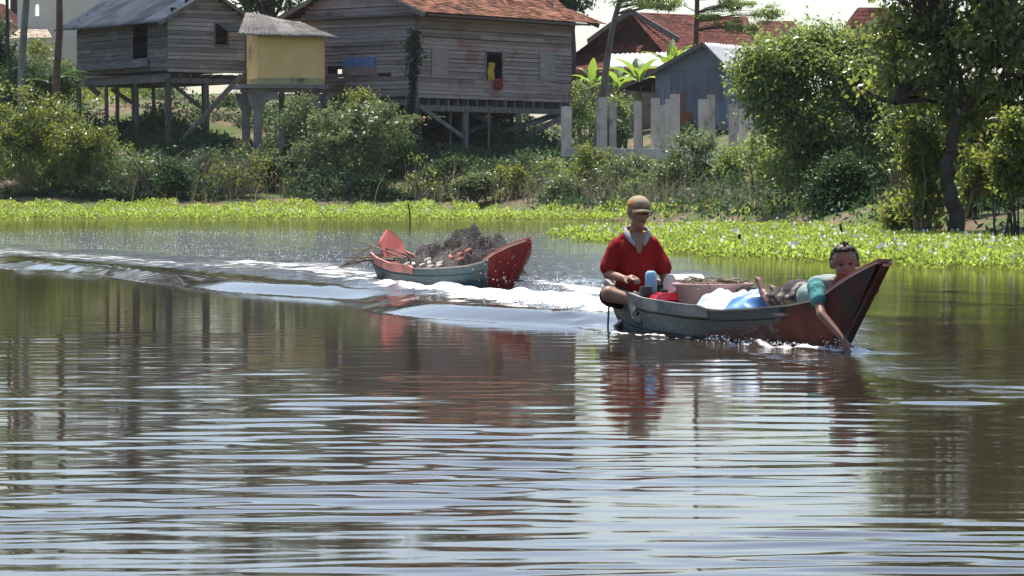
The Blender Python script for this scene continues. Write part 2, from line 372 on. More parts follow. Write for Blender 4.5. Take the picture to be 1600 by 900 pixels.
mbw = MB(); mbw.add([(-220, -300, -.004), (220, -300, -.004), (220, 3.2, -.004), (-220, 3.2, -.004)], [(0, 1, 2, 3)])
tag(mbw.build('water', MT['water']), kind='structure')
# ------------------------------------------------------------------ thin haze added to lift dark tones and soften the distance
m, nt, out = new_mat('haze'); vp = N(nt, 'VolumePrincipled', Density=.00009, Anisotropy=.35); vp.inputs['Color'].default_value = (.94, .96, 1, 1); nt.links.new(vp.outputs[0], out.inputs['Volume'])
mbh = MB(); mbh.box(-1520, 1520, -320, 1520, -4, 24); tag(mbh.build('haze', m), kind='stuff')
# ------------------------------------------------------------------ light, camera
SUN_EL, SUN_AZ = 65, -16                                       # azimuth from +Y, negative = left
sd = Vector((math.sin(math.radians(SUN_AZ)) * math.cos(math.radians(SUN_EL)), math.cos(math.radians(SUN_AZ)) * math.cos(math.radians(SUN_EL)), math.sin(math.radians(SUN_EL))))
sl = bpy.data.lights.new('sun', 'SUN'); sl.energy = 4.6; sl.angle = math.radians(.53); sl.color = (1, .95, .87)
so = bpy.data.objects.new('sun', sl); COL.objects.link(so); so.rotation_euler = sd.to_track_quat('Z', 'Y').to_euler(); so.location = (0, 0, 60)
w = bpy.data.worlds.new('World'); SC.world = w; w.use_nodes = True; nt = w.node_tree; nt.nodes.clear()
sky = nt.nodes.new('ShaderNodeTexSky'); sky.sky_type = 'NISHITA'; sky.sun_disc = False
sky.sun_elevation = math.radians(SUN_EL); sky.sun_rotation = math.radians(SUN_AZ); sky.dust_density = 2.0; sky.air_density = 1.0; sky.ozone_density = 1.8
bg = nt.nodes.new('ShaderNodeBackground'); bg.inputs[1].default_value = .12; wo = nt.nodes.new('ShaderNodeOutputWorld')
nt.links.new(sky.outputs[0], bg.inputs[0]); nt.links.new(bg.outputs[0], wo.inputs[0])
cam = bpy.data.cameras.new('camera'); co = bpy.data.objects.new('camera', cam); COL.objects.link(co)
cam.sensor_width = 36; cam.lens = F * 36 / 1600; cam.clip_start = .3; cam.clip_end = 9000
co.location = (0, 0, CAMH); co.rotation_euler = (math.pi / 2 - PITCH, 0, 0); SC.camera = co
SC.view_settings.view_transform = 'Standard'; SC.view_settings.look = 'None'; SC.view_settings.gamma = 1; SC.view_settings.exposure = .85
SC.view_settings.use_curve_mapping = False
SC.render.engine = 'CYCLES'; cy = SC.cycles
cy.use_denoising = True; cy.max_bounces = 8; cy.diffuse_bounces = 3; cy.glossy_bounces = 3; cy.transmission_bounces = 4; cy.transparent_max_bounces = 8; cy.volume_bounces = 0
cy.use_adaptive_sampling = True; cy.adaptive_threshold = .02; cy.caustics_reflective = False; cy.caustics_refractive = False; cy.sample_clamp_indirect = 6
# ------------------------------------------------------------------ buildings
def plank_wall(mb, O, U, Nn, rng, z0, z1, openings=(), ph=.17, th=.022, seed=1, lap=.016, gaps=True):
    """horizontal lapped boards. O: Vector at wall foot (z ignored), U along, Nn outward, rng(z)->(u0,u1)"""
    r = random.Random(seed); O = Vector((O[0], O[1], 0)); Z = Vector((0, 0, 1))
    z = z0
    while z < z1 - .02:
        h = min(ph * r.uniform(.88, 1.12), z1 - z); gap = r.choice((.008, .014, .024)) if gaps else -.004
        a, b = rng(z + h * .5)
        segs = [(a, b)]
        for (oa, ob, oz0, oz1) in openings:
            if oz0 - .02 < z + h * .5 < oz1 + .02:
                ns = []
                for s0, s1 in segs:
                    if ob <= s0 or oa >= s1: ns.append((s0, s1)); continue
                    if oa > s0: ns.append((s0, oa))
                    if ob < s1: ns.append((ob, s1))
                segs = ns
        for s0, s1 in segs:
            x = s0
            while x < s1 - .01:
                e = min(s1, x + r.uniform(2.6, 6.5))
                if s1 - e < .5: e = s1
                t = r.random(); dz0, dz1 = r.uniform(-.008, .008), r.uniform(-.008, .008); out = r.uniform(0, .008)
                p = lambda uu, nn, zz: O + U * uu + Nn * nn + Z * zz
                mb.hexa([p(x, -th + out, z + dz0), p(e - .004, -th + out, z + dz1), p(e - .004, lap + out, z + dz1), p(x, lap + out, z + dz0),
                         p(x, -th, z + h + dz0 - gap), p(e - .004, -th, z + h + dz1 - gap), p(e - .004, .002 + out, z + h + dz1 - gap), p(x, .002 + out, z + h + dz0 - gap)], t)
                x = e
        z += h
def light_block(O, U, Nn, rng, z0, z1, openings, parent):
    mb = MB(); plank_wall(mb, Vector(O) - Nn * .035, U, Nn, rng, z0, z1, openings, .35, .012, 77, .0, False); return mb.build('wall_light_block', MT['dark_in'], parent)  # near-black backing added behind the boards to stop light through the gaps
def corr_sheet(c00, c10, c11, c01, name, m, parent, wave=.14, amp=.018, nu=None, nv=6, sag=.02, seed=1, panels=.8):
    """corrugated sheet over a bilinear patch; corrugations run from edge 0 (c00-c10) to edge 1 (c01-c11)"""
    c00, c10, c11, c01 = map(Vector, (c00, c10, c11, c01)); r = random.Random(seed)
    Lu = (c10 - c00).length; nu = nu or int(Lu / wave * 6); nrm = (c10 - c00).cross(c01 - c00).normalized()
    if nrm.z < 0: nrm = -nrm
    mb = MB(); vs, fs, ts = [], [], []
    pt = [r.random() for _ in range(int(Lu / panels) + 3)]
    for j in range(nv + 1):
        v = j / nv
        for i in range(nu + 1):
            uu = i / nu; p = (c00 * (1 - uu) + c10 * uu) * (1 - v) + (c01 * (1 - uu) + c11 * uu) * v
            d = amp * math.cos(2 * math.pi * uu * Lu / wave) + sag * math.sin(uu * 5 + seed + v * 3)
            pi = int(uu * Lu / panels); vs.append(p + nrm * (d + .012 * (pi % 2))); ts.append(pt[pi])
    W = nu + 1
    for j in range(nv):
        for i in range(nu): fs.append((j * W + i, j * W + i + 1, (j + 1) * W + i + 1, (j + 1) * W + i))
    mb.v = [tuple(v) for v in vs]; mb.f = fs; mb.t = ts
    o = mb.build(name, m, parent, smooth=True)
    s = o.modifiers.new('sol', 'SOLIDIFY'); s.thickness = .012
    return o
def tile_patch(mb, c00, c10, c11, c01, du=.22, dv=.20, seed=1, th=.025, jit=.012, curve=0.0):
    """overlapping roof tiles; c00-c10 is the eave, c01-c11 the ridge"""
    c00, c10, c11, c01 = map(Vector, (c00, c10, c11, c01)); r = random.Random(seed)
    nrm = (c10 - c00).cross(c01 - c00).normalized()
    if nrm.z < 0: nrm = -nrm
    Lv = max((c01 - c00).length, (c11 - c10).length); nv = max(2, int(Lv / dv))
    def pt(u, v):
        p = (c00 * (1 - u) + c10 * u) * (1 - v) + (c01 * (1 - u) + c11 * u) * v
        return p - Vector((0, 0, curve * 4 * v * (1 - v)))
    for j in range(nv):
        v0, v1 = j / nv, min(1, (j + 1.25) / nv)
        Lu = ((c10 - c00) * (1 - v0) + (c11 - c01) * v0).length; nu = max(1, int(Lu / du)); off = .5 / nu if j % 2 else 0
        for i in range(nu + (1 if off else 0)):
            a, b = max(0, i / nu - off), min(1, (i + 1) / nu - off)
            if b - a < .1 / nu: continue
            k = r.uniform(-jit, jit); t = r.random()
            lift = nrm * (th + abs(k)); e = (b - a) * .03
            q = [pt(a + e, v0 + k * .2), pt(b - e, v0 - k * .2), pt(b - e, v1), pt(a + e, v1)]
            mb.hexa([q[0], q[1], q[2] - nrm * .01, q[3] - nrm * .01, q[0] + lift, q[1] + lift * r.uniform(.7, 1.2), q[2] + nrm * .012, q[3] + nrm * .012], t)
Zv = Vector((0, 0, 1))
def frame(px, py, Y, deg):
    """origin at a house corner; U along the right-hand face (runs right and away), V along the left face (runs left and away)"""
    o = P(px, py, Y); a = math.radians(deg); U = Vector((math.cos(a), math.sin(a), 0)); Vv = Vector((-math.sin(a), math.cos(a), 0))
    return o, U, Vv
def at(o, U, V, u, v, z): return Vector((o.x, o.y, 0)) + U * u + V * v + Zv * z
def post(parent, p, ztop, w, zbot=None, lean=(0, 0), m='post', name='stilt', rnd=False, tint=None):
    zb = (gz(p[0], p[1]) - .4) if zbot is None else zbot
    mb = MB(); mb.tint = random.random() if tint is None else tint
    a, b = (p[0] + lean[0], p[1] + lean[1], zb), (p[0], p[1], ztop)
    if rnd: mb.tube([a, ((a[0] + b[0]) / 2 + .02, (a[1] + b[1]) / 2, (a[2] + b[2]) / 2), b], [w * .55, w * .5, w * .48], 8)
    else: mb.beam(a, b, w)
    return mb.build(name, MT[m], parent)
def brace(parent, a, b, w=.11, h=.16, m='post', name='brace'):
    mb = MB(); mb.tint = random.random(); mb.beam(a, b, w, h); return mb.build(name, MT[m], parent)

# ---- 1. grey wooden stilt house, left -----------------------------------------------------------
o, U, V = frame(262, 108, 120, 36); W1, L1 = 3.5, 7.45; zf, ze = 5.58, 7.72
h1 = thing('stilt_house', 'weathered grey plank house on timber stilts with dull metal roof, left of yellow annex', 'house', (o.x, o.y, gz(o.x, o.y)))
NU, NV = -V, -U                                   # outward normals of right face and left face
pk = ze + W1 / 2 * .56
def gab(z): return (0, W1) if z < ze else ((z - ze) / .56, W1 - (z - ze) / .56)
zof = lambda py, Y=121: CAMH + (HOR - py) * Y / F
u_of = lambda px, v=0: ((px - 800) / F * 120 - o.x) / (math.cos(math.radians(36)) - (px - 800) / F * math.sin(math.radians(36)))
wu0, wu1 = u_of(337), u_of(356)
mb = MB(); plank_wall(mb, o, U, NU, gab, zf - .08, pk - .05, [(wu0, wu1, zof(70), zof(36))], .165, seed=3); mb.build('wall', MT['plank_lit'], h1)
light_block(o, U, NU, gab, zf - .05, pk - .1, [(wu0, wu1, zof(70), zof(36))], h1)
mb = MB(); dv0, dv1 = 37 / 40 / math.sin(math.radians(36)), 65 / 40 / math.sin(math.radians(36))
plank_wall(mb, o, V, NV, lambda z: (0, L1), zf - .02, ze, [(dv0, dv1, zof(91), zof(27.5))], .175, seed=4)
mb.build('wall', MT['plank_shaded'], h1); light_block(o, V, NV, lambda z: (0, L1), zf, ze, [(dv0, dv1, zof(91), zof(27.5))], h1)
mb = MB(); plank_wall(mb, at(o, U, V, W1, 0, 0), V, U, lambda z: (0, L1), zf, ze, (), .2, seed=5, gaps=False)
plank_wall(mb, at(o, U, V, 0, L1, 0), U, V, gab, zf, pk - .05, (), .2, seed=6, gaps=False); mb.build('wall', MT['plank_shaded'], h1)
mb = MB(); mb.obox(at(o, U, V, 0, 0, zf), U, V, Zv, .02, W1 - .02, .02, L1 - .02, -.02, .04); mb.build('floor', MT['dark_in'], h1)
mb = MB(); mb.obox(at(o, U, V, 0, 0, 0), U, NU, Zv, wu0 - .05, wu0, .004, .05, zof(71), zof(35)); mb.obox(at(o, U, V, 0, 0, 0), U, NU, Zv, wu0 - .06, wu1 + .06, .004, .055, zof(71) - .06, zof(71)); mb.obox(at(o, U, V, 0, 0, 0), U, NU, Zv, wu1, wu1 + .05, .004, .05, zof(71), zof(35))
wf = mb.build('window', MT['post'], h1)
mb = MB(); zt = zof(36); q = at(o, U, V, wu0, 0, zt) + NU * .04       # shutter hinged at the top, propped half open
mb.hexa([q + Zv * -.0, q + U * .66, q + U * .66 + NU * .03, q + NU * .03, q + U * .30 + NU * .42 - Zv * .34, q + U * .96 + NU * .42 - Zv * .34, q + U * .96 + NU * .45 - Zv * .32, q + U * .30 + NU * .45 - Zv * .32])
mb.build('shutter', MT['plank_shaded'], wf)
mb = MB()                                         # platform boards under the doorway
mb.obox(at(o, U, V, 0, 0, 0), V, NV, Zv, dv0 - .15, L1 - .1, .03, .10, zof(104), zof(93), .6); mb.obox(at(o, U, V, 0, 0, 0), V, NV, Zv, dv0 - .3, L1 - .4, .105, .45, zof(106), zof(104), .3)
mb.build('door_sill', MT['plank_shaded'], h1)
ov, og = .62, .42
for side in (0, 1):                               # two roof slopes
    uo = -ov if side == 0 else W1 + ov; zo = ze - ov * .56
    c = [at(o, U, V, uo, -og, zo), at(o, U, V, uo, L1 + og + .45, zo), at(o, U, V, W1 / 2, L1 + og + .45, pk + .04), at(o, U, V, W1 / 2, -og, pk + .04)]
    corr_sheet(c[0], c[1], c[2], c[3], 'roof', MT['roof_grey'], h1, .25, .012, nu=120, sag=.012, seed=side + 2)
    mb = MB(); mb.beam(c[0] - Zv * .06, c[3] - Zv * .06, .04, .13); mb.build('bargeboard', MT['post'], h1)
zb = zf - .12
mb = MB(); mb.obox(at(o, U, V, 0, 0, 0), U, V, Zv, -.05, W1 + .05, -.06, .06, zb - .40, zb - .2, .4); mb.obox(at(o, U, V, 0, 0, 0), U, V, Zv, -.06, .06, -.05, L1, zb - .36, zb - .14, .6)
mb.obox(at(o, U, V, 0, 0, 0), U, V, Zv, W1 - .06, W1 + .06, 0, L1, zb - .36, zb - .14, .6); mb.obox(at(o, U, V, 0, 0, 0), U, V, Zv, 0, W1, L1 - .1, L1, zb - .36, zb - .14, .6)
for k in range(8): mb.obox(at(o, U, V, 0, 0, 0), U, V, Zv, .1 + k * .47, .17 + k * .47, .03, L1 - .05, zb - .14, zb - .015, random.random())
mb.build('floor_joists', MT['post'], h1)
for (uu, vv, w_) in ((0, 0, .27), (1.72, 0, .24), (3.45, 0, .16), (0, 2.5, .17), (0, 5.0, .17), (0, 7.35, .22), (1.7, 3.1, .17), (3.4, 3.1, .17), (1.7, 7.2, .17), (3.4, 7.2, .17), (1.0, 4.6, .14), (2.6, 1.6, .14)):
    p = at(o, U, V, uu, vv, 0); post(h1, p, zb - .16, w_, rnd=True)
A = lambda px, py, Y=119.6: P(px, py, Y)
brace(h1, A(284, 220), A(377, 118, 121.6), .13, .17); brace(h1, A(268, 130, 120.4), A(314, 168, 121), .1, .13)
brace(h1, P(120, 117, 124.6), P(155, 148, 125), .1, .2); brace(h1, P(175, 140, 126), P(205, 160, 125), .1, .14)
mb = MB(); mb.beam(P(374, 98, 121.6), P(410, 98.5, 121.2), .08, .09, .2); mb.beam(P(374, 103, 121.7), P(404, 103.5, 121.3), .08, .09, .7); mb.build('projecting_beam', MT['post'], h1)

# ---- 2. yellow plastered annex --------------------------------------------------------------------
o, U, V = frame(403, 131, 116.5, 16); W2, L2 = 2.58, 2.2; zf, zt = CAMH + (HOR - 131) * 116.5 / F, CAMH + (HOR - 52) * 116.5 / F
h2 = thing('annex_house', 'small yellow plastered annex with a corrugated lean-to roof on bracketed concrete posts', 'house', (o.x, o.y, gz(o.x, o.y)))
mb = MB()
mb.obox(at(o, U, V, 0, 0, 0), U, V, Zv, 0, W2, 0, .12, zf + .22, zt - .03); mb.obox(at(o, U, V, 0, 0, 0), U, V, Zv, 0, .12, .123, L2, zf + .22, zt + .02)
mb.obox(at(o, U, V, 0, 0, 0), U, V, Zv, W2 - .12, W2, .123, L2, zf + .22, zt - .02); mb.obox(at(o, U, V, 0, 0, 0), U, V, Zv, .123, W2 - .123, L2 - .12, L2, zf + .22, zt + .1)
mb.build('wall', MT['yellow'], h2)
mb = MB(); mb.obox(at(o, U, V, 0, 0, 0), U, V, Zv, 0, W2, 0, L2, zf - .02, zf + .22); mb.build('wall_base', MT['yellow_base'], h2)
mb = MB(); mb.obox(at(o, U, V, 0, 0, 0), U, V, Zv, -.6, W2 + .15, -.02, L2, zf - .17, zf - .022); mb.obox(at(o, U, V, 0, 0, 0), U, V, Zv, -.6, W2 + .1, .25, .5, zf - .32, zf - .172); mb.build('floor_slab', MT['concrete_dark'], h2)
corr_sheet(P(372, 52, 115.9), P(533, 60.5, 116.8), P(474, 35, 119.0), P(384, 20, 119.2), 'roof', MT['roof_corr'], h2, .17, .020, sag=.035, seed=4)
def bracket_post(px, s, Y):
    c = P(px, 140, Y); zt_ = zf - .32; k = 1.0
    mb = MB(); D = Vector((0, .28, 0)); zb_ = gz(c.x, c.y) - .4
    X0, X1 = c.x - .15, c.x + .15
    mb.prism([Vector((X0, Y, zb_)), Vector((X1, Y, zb_)), Vector((X1, Y, zt_ - .85)), Vector((X1 + .14, Y, zt_ - .42)), Vector((X1 + .62, Y, zt_ - .08)), Vector((X1 + .62, Y, zt_)), Vector((X0 - .28, Y, zt_)), Vector((X0 - .22, Y, zt_ - .2)), Vector((X0, Y, zt_ - .7))], D)
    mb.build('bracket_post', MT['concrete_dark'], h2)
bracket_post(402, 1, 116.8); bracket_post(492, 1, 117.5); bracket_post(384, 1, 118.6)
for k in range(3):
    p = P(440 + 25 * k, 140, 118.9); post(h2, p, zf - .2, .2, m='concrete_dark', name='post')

# ---- 3. big brown plank house with clay tile roof -------------------------------------------------
TH3 = 51; o, U, V = frame(649, 152, 117, TH3); c3, s3 = math.cos(math.radians(TH3)), math.sin(math.radians(TH3))
W3, L3 = 5.9, 9.65; zf = o.z; ze = CAMH + (HOR - 18) * 117 / F; TP = .72; pk = ze + W3 / 2 * TP
h3 = thing('stilt_house', 'large brown plank house on stilts with clay tile roof and clothes in its window', 'house', (o.x, o.y, gz(o.x, o.y)))
NU, NV = -V, -U
def u3(px): k = (px - 800) / F; return (k * o.y - o.x) / (c3 - k * s3)
def v3(px): k = (px - 800) / F; return (k * o.y - o.x) / (-s3 - k * c3)
def zu(px, py): return CAMH + (HOR - py) * (o.y + u3(px) * s3) / F
def zv(px, py): return CAMH + (HOR - py) * (o.y + v3(px) * c3) / F
win = (u3(759), u3(784), zu(770, 126), zu(770, 80))
mb = MB(); plank_wall(mb, o, U, NU, lambda z: (0, L3), zf, ze, [win], .155, seed=8); mb.build('wall', MT['plank_brown'], h3); light_block(o, U, NU, lambda z: (0, L3), zf, ze, [win], h3)
mb = MB()
for (a, b, y0, y1, t) in ((674, 699, 75, 118, .75), (842, 866, 84, 126, .6)):     # closed board shutters on the long wall
    mb.obox(at(o, U, V, 0, 0, 0), U, NU, Zv, u3(a), u3(b), .022, .045, zu(a, y1), zu(a, y0), t)
    mb.build('shutter', MT['plank_lit'] if t < .7 else MT['plank_brown2'], h3); mb = MB()
ow = (v3(537), v3(512), zv(525, 116), zv(525, 104)); ow2 = (v3(612), v3(592), zv(600, 117), zv(600, 111.5))
gv = lambda z: (0, W3) if z < ze else ((z - ze) / TP, W3 - (z - ze) / TP)
mb = MB(); plank_wall(mb, o, V, NV, gv, zf + .05, pk - .05, [ow, ow2], .15, seed=9); mb.build('wall', MT['plank_brown2'], h3); light_block(o, V, NV, gv, zf + .05, pk - .1, [ow, ow2], h3)
mb = MB(); mb.obox(at(o, U, V, 0, 0, 0), V, NV, Zv, v3(613), v3(509), .024, .05, zv(560, 73), zv(560, 71), .3); mb.build('ledge', MT['post'], h3)
mb = MB(); mb.obox(at(o, U, V, 0, 0, 0), V, NV, Zv, v3(588), v3(538), .026, .05, zv(560, 105), zv(560, 90), .5); mb.build('blue_panel', MT['blue_paint'], h3)
mb = MB(); mb.obox(at(o, U, V, 0, 0, 0), V, NV, Zv, v3(588), v3(538), .026, .045, zv(560, 118), zv(560, 105.3), .2); mb.build('board_panel', MT['plank_brown'], h3)
mb = MB(); mb.obox(at(o, U, V, 0, 0, 0), V, NV, Zv, ow[0], ow[0] + .05, -.06, .03, ow[2], ow[3]); mb.obox(at(o, U, V, 0, 0, 0), V, NV, Zv, ow[0], ow[1], -.06, .031, ow[2] - .05, ow[2] - .001); MT['white_sheet'] = mat('white_plastic_sheet', (.78, .79, .8), (.55, .56, .58), 6, rough=.5, transl=.5, c3=(.06, .06, .07), s3=3.2, t3=(.6, .66))
mb.build('window_frame', MT['plank_brown2'], h3)
mb = MB(); mb.obox(at(o, U, V, 0, 0, 0), V, NV, Zv, ow2[0] + .1, ow2[1] - .1, -.08, -.05, ow2[2], ow2[3] - .05); MT['red_cloth'] = mat('dark_red_cloth', (.20, .022, .032), (.30, .045, .055), 6, rough=.9); mb.build('red_rag', MT['red_cloth'], h3)
mb = MB(); plank_wall(mb, at(o, U, V, L3, 0, 0), V, U, gv, zf, pk - .05, (), .2, seed=10, gaps=False); plank_wall(mb, at(o, U, V, 0, W3, 0), U, V, lambda z: (0, L3), zf, ze, [(2.1, 3.5, zf + .5, zf + 2.0)], .2, seed=12, gaps=False); mb.build('wall', MT['plank_brown2'], h3)
mb = MB(); mb.obox(at(o, U, V, 0, 0, 0), U, V, Zv, .03, L3 - .03, .03, W3 - .03, zf - .03, zf + .03); mb.build('floor', MT['dark_in'], h3)
mb = MB(); mb.obox(at(o, U, V, 0, 0, 0), U, NU, Zv, -.02, .10, .026, .06, zf - .1, ze); mb.build('corner_post', MT['post'], h3)
mb = MB()
for a, b in ((win[0] - .07, win[0]), (win[1], win[1] + .07)): mb.obox(at(o, U, V, 0, 0, 0), U, NU, Zv, a, b, .025, .05, win[2], win[3])
mb.obox(at(o, U, V, 0, 0, 0), U, NU, Zv, win[0] - .1, win[1] + .1, .027, .07, win[2] - .07, win[2] - .002)
mb.build('window_frame', MT['plank_brown2'], h3)
ov, og = .95, .55
mb = MB()
cu = lambda uu, vv, zz: at(o, U, V, uu, vv, zz)
# front slope in two pitches (steeper above, flaring at the eave), same behind
for sg in (0, 1):
    ve = -ov if sg == 0 else W3 + ov; vm = .9 if sg == 0 else W3 - .9
    zeave, zm = ze - .10, ze + .9 * TP - .05
    tile_patch(mb, cu(-og, ve, zeave), cu(L3 + og + .55, ve, zeave), cu(L3 + og + .3, vm, zm), cu(-og, vm, zm), seed=20 + sg)
    tile_patch(mb, cu(-og, vm, zm), cu(L3 + og + .3, vm, zm), cu(L3 + og, W3 / 2, pk + .1), cu(-og, W3 / 2, pk + .1), seed=30 + sg)
mb.build('roof', MT['tile'], h3)
mb = MB()
for sg in (0, 1):
    ve = -ov if sg == 0 else W3 + ov
    for uu in (-og - .03, L3 + og + .05):
        vm = .9 if sg == 0 else W3 - .9
        mb = MB(); mb.beam(cu(uu, ve, ze - .2), cu(uu, vm, ze + .9 * TP - .14), .04, .17); mb.beam(cu(uu, vm, ze + .9 * TP - .14), cu(uu, W3 / 2, pk), .04, .17); mb.build('bargeboard', MT['post'], h3)
mb = MB(); mb.obox(cu(0, 0, 0), U, V, Zv, -.2, L3 + .2, -ov + .1, -ov + .16, ze - .2, ze - .12); mb.obox(cu(0, 0, 0), U, V, Zv, -.3, L3 + .3, -ov + .17, W3 + ov - .2, ze - .16, ze - .12); mb.build('eave_boards', MT['post'], h3)
zb = zf - .28
mb = MB(); mb.obox(cu(0, 0, 0), U, V, Zv, -.1, L3 + .1, -.05, .09, zb - .22, zb, .6); mb.obox(cu(0, 0, 0), U, V, Zv, -.1, L3 + .1, W3 - .1, W3, zb - .22, zb, .6); mb.obox(cu(0, 0, 0), U, V, Zv, -.1, L3 + .1, 2.8, 2.95, zb - .22, zb, .6)
for k in range(17):
    mb.obox(cu(0, 0, 0), U, V, Zv, .12 + k * .585, .20 + k * .585, -.03, W3, zb, zf - .04, random.random())
mb.build('floor_joists', MT['post'], h3)
for uu, vv, w_, nm in ((.05, 0, .2, 'post'), (3.0, 0, .24, 'post'), (6.25, 0, .24, 'post'), (9.5, 0, .17, 'post'), (.05, 2.9, .2, 'post'), (3.0, 2.9, .2, 'post'), (6.25, 2.9, .2, 'post'), (9.4, 2.9, .18, 'post'), (.1, 5.8, .2, 'post'), (3.2, 5.8, .2, 'post'), (6.3, 5.8, .2, 'concrete'), (9.4, 5.8, .2, 'concrete'), (4.6, 1.6, .12, 'post'), (7.9, 3.2, .16, 'concrete')):
    post(h3, cu(uu, vv, 0), zb - .2, w_, m=nm)
Q = lambda px, py, v=0: (lambda uu: cu(uu, v, CAMH + (HOR - py) * (o.y + uu * s3 + v * c3) / F))(u3(px))
brace(h3, Q(652, 166, -.1), Q(720, 214, -.1)); brace(h3, Q(890, 176, -.12), Q(800, 222, -.12), .12, .2)
brace(h3, P(735, 175, 121), P(800, 215, 124)); brace(h3, P(800, 178, 124), P(735, 205, 121)); brace(h3, P(885, 172, 126), P(770, 213, 122), .12, .17); brace(h3, P(790, 205, 121), P(880, 178, 125), .1, .14)
brace(h3, P(822, 227, 119.5), P(877, 264, 118.5), .12, .16)
for (px, y0, w_) in ((764, 165, .09), (704, 175, .06)): post(h3, P(px, y0, 119), P(px, y0, 119).z, w_)
# laundry in the window (own things: cloth hung on the sill)
def cloth(name, label, m, pu0, pu1, py0, py1, n, seed, d=.09):
    r = random.Random(seed); mb = MB(); nu, nv = 9, 10; vs, fs = [], []
    for j in range(nv + 1):
        for i in range(nu + 1):
            px = pu0 + (pu1 - pu0) * i / nu + r.uniform(-.3, .3) + 1.2 * math.sin(j * .7 + seed) * (j / nv); py = py0 + (py1 - py0) * j / nv + (1.5 * math.sin(i * 1.3 + seed) if j == nv else 0)
            vs.append(Q(px, py, -d - .04 * math.sin(i * 2.1 + j * .3 + seed) - .02 * math.sin(j * 1.1)))
    W = nu + 1
    for j in range(nv):
        for i in range(nu): fs.append((j * W + i, j * W + i + 1, (j + 1) * W + i + 1, (j + 1) * W + i))
    mb.add(vs, fs); c = Q((pu0 + pu1) / 2, py1, -d); ob = mb.build(name, m, org=c, smooth=True)
    s = ob.modifiers.new('sol', 'SOLIDIFY'); s.thickness = .012; return tag(ob, label, 'cloth')
MT['yellow_cloth'] = mat('yellow_cloth', (.62, .44, .06), (.78, .58, .10), 5, rough=.9, transl=.2)
cloth('hanging_cloth', 'yellow cloth hanging in the window of the brown plank house', MT['yellow_cloth'], 759.5, 769, 98, 126, 8, 1)
cloth('hanging_cloth', 'dark red cloth draped over the window sill of the brown plank house', MT['red_cloth'], 770, 783, 123, 140, 8, 4)

# ---- 4. unfinished concrete frame -----------------------------------------------------------------
def bz(px, Y): return CAMH + (HOR - 238) * Y / F
cf = thing('concrete_frame', 'unfinished grey concrete frame of bare columns on a ground beam between the houses', 'building frame', (4.5, 109, gz(4.5, 109)))
mb = MB(); a, b = P(888, 237, 112), P(1215, 246, 104)
mb.beam(P(890, 237, 112), P(1010, 240, 109), .3, .32, .3); mb.beam(P(1010.5, 240, 109), P(1215, 247, 104), .32, .36, .7); mb.beam(P(1005, 236, 113), P(1190, 240, 109), .25, .3, .2)
mb.build('ground_beam', MT['concrete'], cf)
cols = [(885, 166, 236, 16, 113), (940.5, 152, 230, 16, 110), (957.5, 160, 224, 11, 114), (996.5, 158, 232, 12, 111), (1024, 153, 236, 14, 109.2), (1036, 164, 236, 12, 111.5), (1045, 155, 236, 11, 110), (1054.5, 147, 236, 15, 108.4), (1099, 155, 240, 16, 107.4), (1110.5, 148, 240, 13, 108.6), (1145.5, 163, 240, 13, 107.2), (1161, 170, 243, 14, 106.2), (1176, 172, 243, 12, 105.6), (1212, 205, 245, 12, 104.6)]
for px, y0, y1, wpx, Y in cols:
    t = P(px, y0, Y); bt = P(px, y1 + 2, Y); w_ = wpx * Y / F
    mb = MB(); mb.tint = random.random(); mb.obox((t.x, Y, 0), (math.cos(.35), math.sin(.35), 0), (-math.sin(.35), math.cos(.35), 0), Zv, -w_ * .40, w_ * .40, -w_ * .4, w_ * .4, bt.z - .15, t.z)
    colm = mb.build('column', MT['concrete'], cf)
    if wpx > 11:
        for dx, dy in ((-.3, -.3), (.3, -.3), (.3, .3), (-.3, .3)):
            mb = MB(); mb.tube([(t.x + dx * w_, Y + dy * w_, t.z - .02), (t.x + dx * w_ + random.uniform(-.03, .03), Y + dy * w_, t.z + random.uniform(.25, .6))], .012, 5); mb.build('rebar', MT['bark_brown'], colm)
for px, Y in ((992, 110.4), (1038, 109.4), (1180, 105)):
    p = P(px, 240, Y); mb = MB(); mb.box(p.x - .2, p.x + .2, p.y - .2, p.y + .2, gz(p.x, p.y) - .5, p.z - .16); mb.build('footing', MT['concrete_dark'], cf)

# ---- 5. blue-grey sheet metal shed ------------------------------------------------------------------
Y5 = 121.0
h5 = thing('metal_shed', 'blue grey sheet metal shed with a pale gabled roof behind the bare concrete columns', 'shed', tuple(P(1090, 235, Y5)))
ph = math.radians(28); Rd = Vector((math.sin(ph), math.cos(ph), 0)); Gd = Vector((math.cos(ph), -math.sin(ph), 0))   # ridge direction, gable direction (to the right, nearer)
C5 = P(1103, 66, Y5); zfl = P(1100, 196, Y5).z; zrt = C5.z - .84; ghr = .88
def s5(u_, z, d=0): p = Vector((C5.x, C5.y, 0)) + Gd * u_ + Rd * d; p.z = z; return p
zl = C5.z - 1.28; gl = -2.55; D5 = 7.5
mb = MB(); mb.prism([s5(gl + .35, zfl), s5(ghr, zfl), s5(ghr, zrt + .02), s5(0, C5.z - .08), s5(gl + .35, zl + .2)], Rd * .04)
mb.build('gable_wall', MT['blue_metal'], h5)
mb = MB(); r = random.Random(5)
x = gl + .45
while x < ghr - .3:                                  # patchwork of sheets nailed over the gable
    w_ = r.uniform(.35, .7); x1 = min(x + w_, ghr - .02); z0 = zfl + r.choice([0, .3, .6, .9]); top = min(C5.z - .15 - max(abs(x), abs(x1)) * (.5 if x < 0 else .95), z0 + r.uniform(1.2, 2.4))
    if top > z0 + .3: mb.obox(s5(0, 0), Gd, Rd, Zv, x, x1 - .01, -.022 - r.uniform(0, .01), -.004, z0, top, r.random())
    x = x1
mb.build('sheet_panels', MT['blue_metal'], h5)
